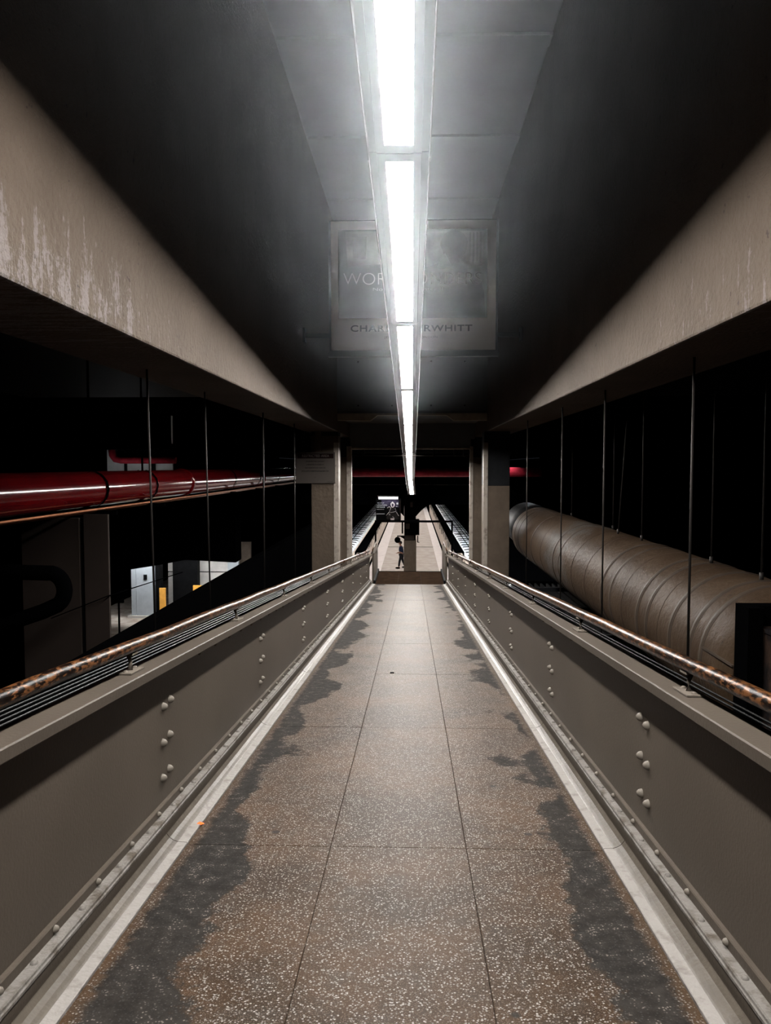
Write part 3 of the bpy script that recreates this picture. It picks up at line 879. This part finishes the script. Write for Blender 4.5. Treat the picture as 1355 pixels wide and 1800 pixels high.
# black pipe loop in front of it
lk = 7.2 / F
def lx(x): return (x - 724) * lk
def lz(y): return (819 - y) * lk
pts = [(-80, 1010), (25, 1010), (70, 1011)]
for k in range(1, 12):
    t = math.pi / 2 - k * rad(158) / 12
    pts.append((72 + 29 * math.cos(t), 1042 - 32 * math.sin(t)))
pts += [(60, 1081), (25, 1093), (-80, 1132)]
cu = MB().tube([(lx(a), 7.2, lz(b)) for a, b in pts], .071, 16, up=(0, 1, 0)).build('pipe_loop', 'black', org=(lx(25), 7.2, lz(1050)))
tag(cu, 'black bent pipe loop standing in front of the dim left wall', 'pipe')
ft = MB().tube([(lx(-80), 7.2, lz(1010)), (lx(-80), 7.2, -3.0)], .071, 12)
ft.build('support_leg', 'black', parent=cu)
wr = MB().tube([(gx(85), GY - .12, gz(1089)), (gx(186), GY - .12, gz(1049)), (-2.98, GY + 2, -1.38)], .006, 6).build('wire', 'black', org=(gx(186), GY, gz(1049)))
tag(wr, 'thin black wire slanting across the left hall', 'wire')

# level walkway edge that hides the floor below
pw = thing('walkway_parapet', 'black level walkway edge between the left handrail and the hall', 'parapet', (-2.7, 10, -1.6), LEVEL)
MB().box(-2.72, -2.60, .5, 24, -2.6, -1.55).build('edge_beam', 'black', parent=pw)
MB().box(-2.60, -2.0, .5, 24, -2.75, -2.6).build('deck_slab', 'black', parent=pw)

# hall floor and what stands on it (at platform level)
HY = 34.0
hk = HY / F
def hx(x): return (x - 724) * hk
def hz_(y): return (819 - y) * hk
MB().box(-14.2, -4.6, 29.3, 46, -EYE - .2, -EYE).build('floor_2', 'flooring', kind='structure')
kb = thing('grey_cabinet', 'tall pale grey steel cabinet on the lit floor of the left hall', 'cabinet', (hx(255), HY, -EYE), LEVEL)
MB().box(hx(222), hx(230.5), HY, HY + 1.0, -EYE + .1, hz_(985)).build('side_panel', 'graybox', parent=kb, bevel=.01)
MB().box(hx(231), hx(262), HY, HY + 1.0, -EYE + .1, hz_(985)).build('door', 'graybox', parent=kb, bevel=.01)
MB().box(hx(216), hx(264), HY - .12, HY + 1.1, -EYE, -EYE + .1).build('plinth', 'palewall', parent=kb)
MB().box(hx(245), hx(251), HY - .03, HY, hz_(1022), hz_(1013)).build('handle_plate', 'blackpaint', parent=kb)
o = MB().box(hx(264), hx(272), HY + .2, HY + .6, -EYE, hz_(985)).build('hall_post', 'blackpaint', org=(hx(268), HY + .4, -EYE)); tag(o, 'black post right of the grey cabinet', 'post')
yb_ = MB().box(hx(272.5), hx(284), HY, HY + .06, -EYE, hz_(1037)).build('yellow_board', 'yellow', org=(hx(278), HY, -EYE), bevel=.01)
tag(yb_, 'tall yellow board leaning behind the black post', 'board')
y2 = MB().box(hx(330), hx(349), HY + .3, HY + .38, -EYE, hz_(1034)).build('yellow_board', 'yellow', org=(hx(340), HY + .3, -EYE), bevel=.01)
tag(y2, 'low yellow board at the foot of the pale wall', 'board')
o = MB().box(hx(286), hx(332), HY + .9, HY + 1.3, -EYE, 1.895).build('hall_column', 'blackpaint', org=(hx(305), HY - 2.6, -EYE)); tag(o, 'wide dark column between the cabinet and the pale wall', 'column')
pwall = thing('pale_partition', 'pale panelled wall at the back of the left hall', 'wall', (hx(370), HY + 1.4, -EYE), LEVEL)
MB().box(hx(270), hx(384), HY + 1.5, HY + 1.7, hz_(1015), hz_(960)).build('upper_panel', 'palewall', parent=pwall)
MB().box(hx(270), hx(384), HY + 1.5, HY + 1.7, -EYE, hz_(1017)).build('lower_panel', 'palewall', parent=pwall)
MB().box(hx(384), hx(404), HY + 1.3, HY + 1.7, -EYE, hz_(960)).build('grey_pilaster', 'graybox', parent=pwall)
MB().box(hx(404), hx(425), HY + 1.5, HY + 1.7, -EYE, hz_(960)).build('end_panel', 'column', parent=pwall)
# dark beam that cuts the tops
MB().prism([(hx(130), hz_(1005)), (hx(230), hz_(996)), (hx(300), hz_(985)), (hx(345), hz_(976)), (hx(430), hz_(980)), (hx(430), 1.9), (hx(130), 1.9)], HY - 2.1, HY - 1.0).build('wall_hall', 'black', kind='structure')
# hall post with signal box
o = thing('signal_post', 'thin black post with a crossbar standing before the lit hall floor', 'post', (hx(199), HY - 8, -EYE), LEVEL)
sk = (HY - 8) / F
MB().tube([((199 - 724) * sk, HY - 8, -EYE), ((199 - 724) * sk, HY - 8, (819 - 1040) * sk)], .035, 8).build('post', 'black', parent=o)
MB().box((185 - 724) * sk, (208 - 724) * sk, HY - 8.05, HY - 7.95, (819 - 1064) * sk, (819 - 1056) * sk).build('crossbar', 'black', parent=o)
# unseen lamp added behind the beam to light the hall floor
hl = thing('hall_fill_light', 'added unseen light over the floor of the left hall', 'light', (hx(260), HY - .4, hz_(930)), LEVEL)
MB().box(hx(200), hx(420), HY - .9, HY - .5, hz_(950), hz_(945)).build('housing', 'blackpaint', parent=hl)
MB().box(hx(202), hx(418), HY - .88, HY - .52, hz_(950) - .03, hz_(950) - .002).build('tube', mat('hall_fill_tube', (.8, .8, .8), emit=(.95, .97, 1), estr=40), parent=hl)
for x in (230, 390):
    MB().tube([(hx(x), HY - .7, hz_(945)), (hx(x), HY - .7, 1.9)], .02, 6).build('hanger', 'black', parent=hl)

# lit opening above the red pipe
ok = 30 / F
def ox(x): return (x - 724) * ok
def oz(y): return (819 - y) * ok
ow = thing('upper_opening', 'small lit wall with a red curved pipe seen above the red pipe', 'wall', (ox(240), 30, oz(830)), LEVEL)
MB().box(ox(183), ox(300), 30, 30.1, oz(850), 1.895).build('pale_wall', 'palewall', parent=ow)
MB().box(ox(215), ox(219), 29.9, 30, oz(832), oz(815)).box(ox(259), ox(270), 29.9, 30, oz(832), oz(815)).build('mullion', 'blackpaint', parent=ow)
MB().tube([(ox(196), 29.75, oz(788)), (ox(197), 29.75, oz(800)), (ox(202), 29.75, oz(807)), (ox(212), 29.75, oz(809)), (ox(310), 29.75, oz(809))], .13, 12).build('curved_pipe', 'redd', parent=ow)
MB().box(ox(204), ox(310), 29.9, 29.96, oz(805), oz(780)).build('dark_panel', 'black', parent=ow)
MB().box(ox(180), ox(310), 28.3, 29.2, oz(791), 1.895).build('lintel', 'black', parent=ow)
MB().box(ox(185), ox(300), 28.6, 28.8, oz(846), oz(845)).build('lamp', mat('added_wall_glow', (.8, .8, .8), emit=(.9, .95, 1), estr=7), parent=ow)  # unseen glowing slab added behind the red pipe to light this wall

# ================================================================== PLATFORM, far below the landing
PZ = -EYE
PA, PB = -1.96, 1.72
pf = MB().box(-2.74, 2.33, 29.6, 132, PZ - 1.1, PZ - .012).build('platform', 'grout', kind='structure')
rows = [31.2 + .9 * k for k in range(56)]
for a in rows:
    for u0, u1 in ((PA + .005, -.125), (-.115, PB - .005)):
        if a < 64: MB().box(u0, u1, a, a + .885, PZ - .03, PZ).build('paving_slab', 'platform', parent=pf)
MB().box(PA + .005, PB - .005, 64 - .01 + .9, 132, PZ - .03, PZ).build('far_paving', 'platform', parent=pf)
for u0, u1 in ((-2.74, PA), (PB, 2.33)):
    for a in range(29):
        MB().box(u0, u1, 31.2 + 3.4 * a, 31.2 + 3.4 * a + 3.38, PZ - .03, PZ + .006).build('edge_strip', 'tactile', parent=pf)
for u0, u1 in ((-2.84, -2.74), (2.33, 2.43)):
    MB().box(u0, u1, 29.6, 132, PZ - .25, PZ - .01).build('edge_gap_strip', 'black', parent=pf)  # black strip drawn for the dark gap beside the train

# stairs from the landing down to the platform
st = thing('stair_flight', 'stair flight dropping from the landing to the platform', 'stairs', (-.05, 26.4, PZ), LEVEL)
n = 18
for k in range(n):
    z = LZ - (k + 1) * (EYE + LZ) / (n + 1)
    y = 26.37 + k * .27
    MB().box(-1.14, 1.0, y, y + .29, z - .1, z).build('step', 'landing', parent=st)
for x in (-1.19, 1.0):
    MB().prism([(26.37, LZ - .05), (26.37, LZ - .55), (31.0, PZ - .01), (31.3, PZ - .01), (31.3, PZ + .25)], x, x + .05, axis='x').build('stringer', 'blackpaint', parent=st)

# pipe portal at the head of the stairs
kq = 26.6 / F
pg = thing('pipe_portal', 'black pipe frame standing over the head of the stairs', 'frame', (-.05, 26.6, LZ), LEVEL)
xl, xr = (660 - 724) * kq, (794.5 - 724) * kq
zt = (819 - 916.5) * kq
MB().box(xl - .025, xr + .025, 26.57, 26.63, zt - .035, zt + .035).build('top_bar', 'black', parent=pg)
for x in (xl, xr):
    MB().box(x - .03, x + .03, 26.57, 26.63, LZ - .3, zt - .02).build('post', 'black', parent=pg)
MB().box((706 - 724) * kq, (708.6 - 724) * kq, 26.57, 26.63, (819 - 938) * kq, zt).build('drop_bar', 'black', parent=pg)

# platform column with head, haunches and cross beam
CY = 46.0
ck = CY / F
def cx(x): return (x - 724) * ck
def cz(y): return (819 - y) * ck
pc = thing('platform_column', 'square column in the middle of the platform, black above and brown below', 'column', (cx(721), CY, PZ), LEVEL)
MB().box(cx(709.8), cx(731.8), CY, CY + .7, PZ, cz(950)).build('lower_shaft', 'column', parent=pc, bevel=.02)
MB().box(cx(710.5), cx(731), CY + .02, CY + .68, cz(950), cz(864)).build('upper_shaft', 'black', parent=pc)
MB().box(cx(711), cx(728), CY - .05, CY, cz(949), cz(941)).build('notice_band', 'graywall', parent=pc)
MB().box(cx(711), cx(737), CY - .3, CY + .9, cz(940), cz(914)).build('casing', 'black', parent=pc)
MB().box(cx(713), cx(720), CY - .34, CY - .3, cz(929), cz(920)).build('small_plate', 'graywall', parent=pc)
MB().box(cx(721), cx(725.5), CY - .34, CY - .02, cz(891), cz(882)).build('small_box', 'graywall', parent=pc)
for s in (-1, 1):
    base = cx(710) if s < 0 else cx(731)
    pr = []
    for k in range(9):
        t = k / 8
        pr.append((base + s * .95 * t, cz(908) + (cz(887) - cz(908)) * math.sin(t * math.pi / 2)))
    pr += [(base + s * .95, cz(868)), (base, cz(868))]
    MB().prism(pr, CY + .1, CY + .6).build('haunch', 'black', parent=pc)
MB().box(-6.5, 6.5, CY + .1, CY + .65, cz(887), cz(862)).build('cross_beam', 'black', parent=pc)
for x, lab in ((cx(734.3), 'thin pipe stub on the right side of the platform column'),):
    o = MB().tube([(x, CY + .2, cz(954)), (x, CY + .2, cz(942))], .03, 8).box(x - .02, x + .1, CY + .17, CY + .23, cz(954.5), cz(953.5)).build('pipe_stub', 'black', parent=pc)
rs = thing('round_sign', 'round black disc on an arm left of the platform column', 'sign', (cx(698.7), CY - .05, cz(949)), LEVEL)
disc = [(cx(698.7) + .175 * math.cos(2 * math.pi * k / 16), cz(949.2) + .18 * math.sin(2 * math.pi * k / 16)) for k in range(16)]
MB().prism(disc, CY - .1, CY + .02).build('disc', 'black', parent=rs, bevel=.015)
MB().box(cx(698), cx(711), CY - .06, CY - .02, cz(943.5), cz(941.5)).prism([(cx(703), cz(943)), (cx(711), cz(943)), (cx(711), cz(948))], CY - .06, CY - .02).build('arm', 'black', parent=rs)

# lit advertising board over the platform
BY = 38.0
bk_ = BY / F
def bX(x): return (x - 724) * bk_
def bZ(y): return (819 - y) * bk_
bb = thing('lit_billboard', 'black advertising board with a robed figure under a bright tube over the platform', 'poster', (bX(683), BY, bZ(915)), LEVEL)
MB().box(bX(660.5), bX(704.5), BY, BY + .12, bZ(915.5), bZ(876)).build('board', 'blackpaint', parent=bb)
MB().box(bX(702.5), bX(704.2), BY - .02, BY, bZ(915), bZ(880)).build('edge_strip', 'graywall', parent=bb)
MB().box(bX(666), bX(699.5), BY - .42, BY - .36, bZ(876.4), bZ(873)).build('lamp_tube', mat('board_tube', (.8, .8, .8), emit=(.95, .95, 1), estr=14), parent=bb)
MB().box(bX(664), bX(701), BY - .46, BY, bZ(872.6), bZ(871)).build('lamp_hood', 'graybox', parent=bb)
def bflat(pts, nm, m, y=.0):
    return MB().prism([(bX(a), bZ(b)) for a, b in pts][::-1], BY - .004 - y, BY - y).build(nm, m, parent=bb)
M['print'] = mat('print_grey', (.62, .57, .55), .6, var=.5, scale=9)
M['printd'] = mat('print_dark', (.04, .033, .055), .6, var=.4, scale=9)
M['robe'] = mat('print_robe', (.022, .019, .018), .6, var=.6, scale=12)
bflat([(670, 879), (701, 879), (701, 892), (672, 890)], 'print_glow', 'printd')
bflat([(686.2, 886), (687.5, 883.5), (689.8, 881.8), (692.2, 883.3), (693.8, 886.5), (693, 890), (691.4, 892), (688.6, 892), (687, 889.6)], 'print_hood', 'print', .004)
bflat([(688.3, 885.6), (691.8, 885.6), (692, 888.6), (690.6, 891), (689.2, 890.6)], 'print_face', 'printd', .008)
bflat([(680.5, 893), (684, 890.5), (687, 893), (692.5, 892.5), (696, 893.5), (697.5, 897), (698.5, 902), (701, 908), (701, 913), (680, 913), (679, 908), (684, 902), (683.5, 898)], 'print_robe', 'robe', .005)
for pl in ([(680.5, 893), (684, 890.5), (687, 893)], [(687, 893), (684.5, 899), (686, 901), (692, 900), (696, 899), (694.5, 893.5)], [(684, 900), (679, 906)], [(696.5, 900), (701, 907)], [(685, 903), (683, 905), (686, 905)], [(690, 908), (693, 911)]):
    MB().tube([(bX(a), BY - .02, bZ(b)) for a, b in pl], .012, 6).build('print_line', 'print', parent=bb)
bflat([(686.5, 911), (693, 911), (693, 914), (686.5, 914)], 'print_block', 'print', .01)
bflat([(696.8, 883.5), (700, 883.5), (700, 887), (696.8, 887)], 'print_badge', 'pale_ink', .004)
bflat([(696, 889.6), (698.5, 889.6), (698.5, 890.8), (696, 890.8)], 'print_badge', 'pale_ink', .004)
text('lettering', 'the grand', .055, 'pale_ink', bb, (bX(669), BY - .012, bZ(884)), bX(675) - bX(663), offset=.001)
text('lettering', 'LOCATION', .085, 'pale_ink', bb, (bX(671), BY - .012, bZ(888)), bX(680) - bX(662), offset=.001)
text('lettering', 'DISTANCE', .085, 'pale_ink', bb, (bX(669), BY - .012, bZ(891.6)), bX(676.5) - bX(662), offset=.001)
MB().box(bX(662), bX(675), BY - .006, BY - .001, bZ(895.6), bZ(895)).build('print_rule', 'print', parent=bb)
MB().box(bX(661.5), bX(676), BY - .006, BY - .001, bZ(903.8), bZ(903)).build('print_rule', 'pale_ink', parent=bb)
for x in (668, 697):
    MB().tube([(bX(x), BY + .05, bZ(871)), (bX(x), BY + .05, 1.9)], .015, 6).build('hanger', 'black', parent=bb)

# light troughs above the platform edges: black backs, tubes below
for x0, x1, lab in ((-1.99, -1.69, 'black lamp trough running above the left side of the platform'), (1.54, 1.82, 'black lamp trough running above the right side of the platform')):
    t = thing('lamp_trough', lab, 'light', ((x0 + x1) / 2, 27.6, -3.0), LEVEL, 'lamp troughs above the platform')
    MB().prism([(x0, -3.0), (x0 + .02, -2.96), (x1 - .02, -2.96), (x1, -3.0), (x1, -3.12), (x1 - .02, -3.12), (x1 - .02, -3.02), (x0 + .02, -3.02), (x0 + .02, -3.12), (x0, -3.12)], 27.6, 128).build('trough', 'black', parent=t)
    for k in range(21):
        MB().box(x0 + .05, x1 - .05, 30 + 4.5 * k, 33.9 + 4.5 * k, -3.06, -3.03).build('tube', mat('trough_tube', (.8, .8, .8), emit=(.98, .95, .93), estr=33) if 'trough_tube' not in bpy.data.materials else bpy.data.materials['trough_tube'], parent=t)

# trains at both sides
def train(sgn, face, label):
    r = thing('commuter_train', label, 'train', (face, 30, PZ), LEVEL, 'trains beside the platform')
    top = -4.12
    def X(d): return face + sgn * d
    y = 27.0; k = 0
    rr = random.Random(4)
    while y < 110:
        w = 1.45 if k % 4 else .9
        a, b = sorted((X(0), X(.06)))
        MB().prism([(X(0), PZ + .05), (X(0), top - .25), (X(.06), top - .05), (X(.12), top - .05), (X(.12), PZ + .05)], y, y + w - .035).build('side_panel', 'train', parent=r)
        if k % 4 == 0:
            a, b = sorted((X(-.004), X(.0)))
            MB().box(a, b, y + .12, y + w - .15, PZ + 1.1, top - .45).build('door_window', 'blackpaint', parent=r)
        else:
            a, b = sorted((X(-.012), X(.0)))
            for q in (.22, .60, 1.0):
                MB().box(a, b, y + q, y + q + .05, PZ + rr.uniform(.9, 1.7), top - .3).build('window_post', 'blackpaint', parent=r)
        y += w; k += 1
    a, b = sorted((X(.05), X(.12)))
    MB().box(a, b, 27, 128, PZ - 1.0, top - .06).build('side_shadow_gap', 'black', parent=r)
    # roof: pale shoulder, ribs, conduits, dark well
    MB().prism([(X(.03), top - .05), (X(.16), top), (X(.95), top + .06), (X(.95), top - .1), (X(.03), top - .12)], 27, 128).build('roof_shoulder', 'trainroof', parent=r)
    y = 27.4
    while y < 110:
        MB().prism([(X(.10), top - .005), (X(.16), top + .035), (X(.95), top + .095), (X(.95), top + .05)], y, y + .07).build('roof_rib', 'black', parent=r)
        y += 1.1 + rr.uniform(-.3, .3)
    for d in (.38, .62, .80):
        MB().tube([(X(d), 27, top + .09), (X(d + .03), 50, top + .09), (X(d), 126, top + .09)], .022, 6).build('roof_conduit', 'black', parent=r)
    MB().box(*sorted((X(.95), X(2.7))), 27, 128, top - .3, top + .22).build('roof_housing', 'black', parent=r)
    MB().box(*sorted((X(.12), X(2.75))), 27, 128, PZ - .9, top - .31).build('body', 'black', parent=r)
    return r
train(-1, -2.86, 'silver commuter train standing on the left side of the platform')
train(1, 2.45, 'silver commuter train standing on the right side of the platform')
# unseen lamps added high above the tracks to light the train roofs
for x, lab in ((-4.2, 'added unseen light above the left track'), (4.0, 'added unseen light above the right track')):
    t = thing('track_fill_light', lab, 'light', (x, 24, .5), LEVEL, 'added lights above the tracks')
    MB().prism([(x - .2, .6), (x + .2, .6), (x + .2, .25), (x + .19, .25), (x + .19, .5), (x - .19, .5), (x - .19, .25), (x - .2, .25)], 24, 46).build('housing', 'black', parent=t)
    MB().box(x - .19, x + .19, 24, 24.02, .22, .5).build('end_cap', 'black', parent=t)
    MB().box(x - .10, x + .10, 24.1, 45.9, .46, .495).build('tube', mat('track_fill_tube', (.8, .8, .8), emit=(.85, .93, 1), estr=55) if 'track_fill_tube' not in bpy.data.materials else bpy.data.materials['track_fill_tube'], parent=t)
    for y in (27, 35, 43):
        MB().tube([(x, y, .6), (x, y, 1.9)], .02, 6).build('hanger', 'black', parent=t)
MB().box(-28, 9, 18.6, 134, 1.9, 2.1).build('ceiling_hall', 'black', kind='structure')
# small lit fixtures far down the hall
for k, (x, y, yd, w, lab) in enumerate(((741, 890, 62, 11, 'slanting'), (764, 877, 70, 4, 'tiny high'), (769, 885, 66, 6, 'right'), (672, 879, 60, 3, 'left upper'), (657, 878, 60, 2, 'left outer'), (706, 896, 62, 6, 'behind the column'))):
    q = yd / F
    o = thing('far_light', 'small far ceiling light over the platform, the %s one' % lab, 'light', ((x - 724) * q, yd, (819 - y) * q), LEVEL, 'small lights far down the platform')
    X0, Z0 = (x - 724) * q, (819 - y) * q
    MB().box(X0 - w * q / 2, X0 + w * q / 2, yd, yd + .9, Z0 - .07, Z0 + .07).build('tube', mat('far_tube', (.8, .8, .8), emit=(.85, .95, 1), estr=1.2) if 'far_tube' not in bpy.data.materials else bpy.data.materials['far_tube'], parent=o)
    MB().box(X0 - w * q / 2, X0 + w * q / 2, yd - .05, yd + .95, Z0 + .08, Z0 + .16).build('hood', 'black', parent=o)
    MB().tube([(X0, yd + .4, Z0 + .15), (X0, yd + .4, 1.9)], .02, 6).build('stem', 'black', parent=o)

# ================================================================== PERSON on the platform
def skin_mesh(name, verts, edges, radii, m, parent, root_i=0, sub=2):
    me = bpy.data.meshes.new(name)
    me.from_pydata(verts, edges, [])
    o = bpy.data.objects.new(name, me)
    COL.objects.link(o); o.parent = parent
    sk = o.modifiers.new('skin', 'SKIN'); sk.use_smooth_shade = True
    for i, r in enumerate(radii):
        me.skin_vertices[0].data[i].radius = (r, r) if not isinstance(r, tuple) else r
    me.skin_vertices[0].data[root_i].use_root = True
    sb = o.modifiers.new('sub', 'SUBSURF'); sb.levels = sub; sb.render_levels = sub
    me.materials.append(M[m])
    return o
PX, PY = (705.0 - 724) / F * 51, 51.0
pe = thing('person', 'person in navy top and black trousers walking left beside the platform column', 'person', (PX, PY, PZ), LEVEL)
ORG[pe.name] = (0, 0, 0)
# local axes: facing -X; far leg forward
V = []; E = []; R = []
def chain(pts, rs, start=None):
    prev = start
    out = []
    for p, r in zip(pts, rs):
        V.append(p); R.append(r); i = len(V) - 1; out.append(i)
        if prev is not None: E.append((prev, i))
        prev = i
    return out
sp = chain([(.03, 0, .93), (.02, 0, 1.08), (.0, 0, 1.25), (-.01, 0, 1.40), (-.02, 0, 1.50), (-.04, 0, 1.56)], [(.12, .15), (.11, .14), (.12, .16), (.10, .13), .055, .055])
chain([(.0, -.10, .88), (-.09, -.11, .50), (-.15, -.11, .10), (-.27, -.12, .035)], [.085, .062, .042, .035], sp[0])
chain([(.04, .10, .88), (.10, .11, .50), (.25, .11, .14), (.17, .12, .045)], [.085, .062, .042, .035], sp[0])
la = chain([(-.01, -.20, 1.40), (.03, -.24, 1.14), (-.16, -.22, 1.04), (-.22, -.21, 1.03)], [.055, .043, .033, .028], sp[3])
ra = chain([(-.01, .20, 1.40), (.06, .25, 1.14), (-.12, .24, 1.02), (-.18, .23, 1.01)], [.055, .043, .033, .028], sp[3])
for arm, s in ((la, -1), (ra, 1)):
    b = V[arm[-1]]
    for k, (dy, l) in enumerate(((-.030, .055), (-.010, .065), (.010, .070), (.030, .06))):
        chain([(b[0] - .03, b[1] + dy, b[2]), (b[0] - .03 - l * .6, b[1] + dy, b[2] - .012), (b[0] - .03 - l, b[1] + dy, b[2] - .035)], [.010, .009, .008], arm[-1])
    chain([(b[0] - .01, b[1], b[2] + .035), (b[0] - .04, b[1], b[2] + .05)], [.011, .009], arm[-1])
skin_mesh('body', V, E, R, 'skin', pe)
hd = MB().ball((-.06, 0, 1.655), .098, .078, .118, 16, 12)
hd.ball((-.158, 0, 1.645), .018, .014, .022, 8, 6)
for s in (-1, 1):
    hd.ball((-.055, s * .079, 1.65), .018, .008, .03, 8, 6)
head = hd.build('head', 'skin', parent=pe)
MB().ball((-.141, -.032, 1.672), .010, .012, .008, 8, 6).ball((-.141, .032, 1.672), .010, .012, .008, 8, 6).build('eyes', 'hair', parent=head)
MB().ball((-.146, 0, 1.603), .008, .024, .006, 8, 6).build('mouth', 'wood', parent=head)
MB().ball((-.035, 0, 1.685), .104, .090, .112, 16, 12).build('hair', 'hair', parent=head)
V = []; E = []; R = []
sp = chain([(.03, 0, .95), (.02, 0, 1.08), (.0, 0, 1.25), (-.01, 0, 1.41)], [(.135, .17), (.125, .155), (.135, .175), (.11, .145)])
chain([(-.01, -.20, 1.41), (.03, -.245, 1.16), (-.04, -.24, 1.11)], [.068, .058, .054], sp[3])
chain([(-.01, .20, 1.41), (.06, .255, 1.16), (-.01, .25, 1.10)], [.068, .058, .054], sp[3])
skin_mesh('shirt', V, E, R, 'shirt', pe)
V = []; E = []; R = []
sp = chain([(.03, 0, .93)], [(.13, .165)])
chain([(.0, -.10, .86), (-.09, -.11, .50), (-.145, -.11, .13)], [.098, .078, .062], sp[0])
chain([(.04, .10, .86), (.10, .11, .50), (.235, .11, .18)], [.098, .078, .062], sp[0])
skin_mesh('trousers', V, E, R, 'trousers', pe)
for x, y, z, t in ((-.21, -.11, .045, 0), (.20, .11, .07, 0)):
    MB().ball((x, y, z + .012), .160, .068, .060, 12, 8).build('shoe', 'black', parent=pe)

# ================================================================== small litter
orx, orz = -.86, 0
v_ = 1.5 * F / (1457 - 938)
sc = MB().add([(-.93, v_ + .05, .014), (-.885, v_ + .075, .016), (-.875, v_ + .05, .020), (-.925, v_ + .02, .015), (-.90, v_ + .06, .027)], [(0, 1, 4), (1, 2, 4), (2, 3, 4), (3, 0, 4), (0, 3, 2, 1)])
u_ = (348 - 724) / F * v_
sc.v = [(x + .90 + u_, y, z - .012) for x, y, z in sc.v]
o = sc.build('plastic_scrap', 'orange', frame=RAMP, org=(u_, v_ + .05, 0)); tag(o, 'small orange scrap lying by the left curb', 'litter')
for (x, y, s, lab) in ((690, 1182, .02, 'small dark scrap lying on the ramp near its middle'), (570, 1450 + 50, .02, None)):
    if not lab: continue
    v_ = 1.5 * F / (y - 938); u_ = (x - 724) / F * v_
    o = MB().box(u_ - .022, u_ + .022, v_ - .02, v_ + .02, .0, .008).build('scrap', 'black', frame=RAMP, org=(u_, v_, 0), bevel=.003); tag(o, lab, 'litter')
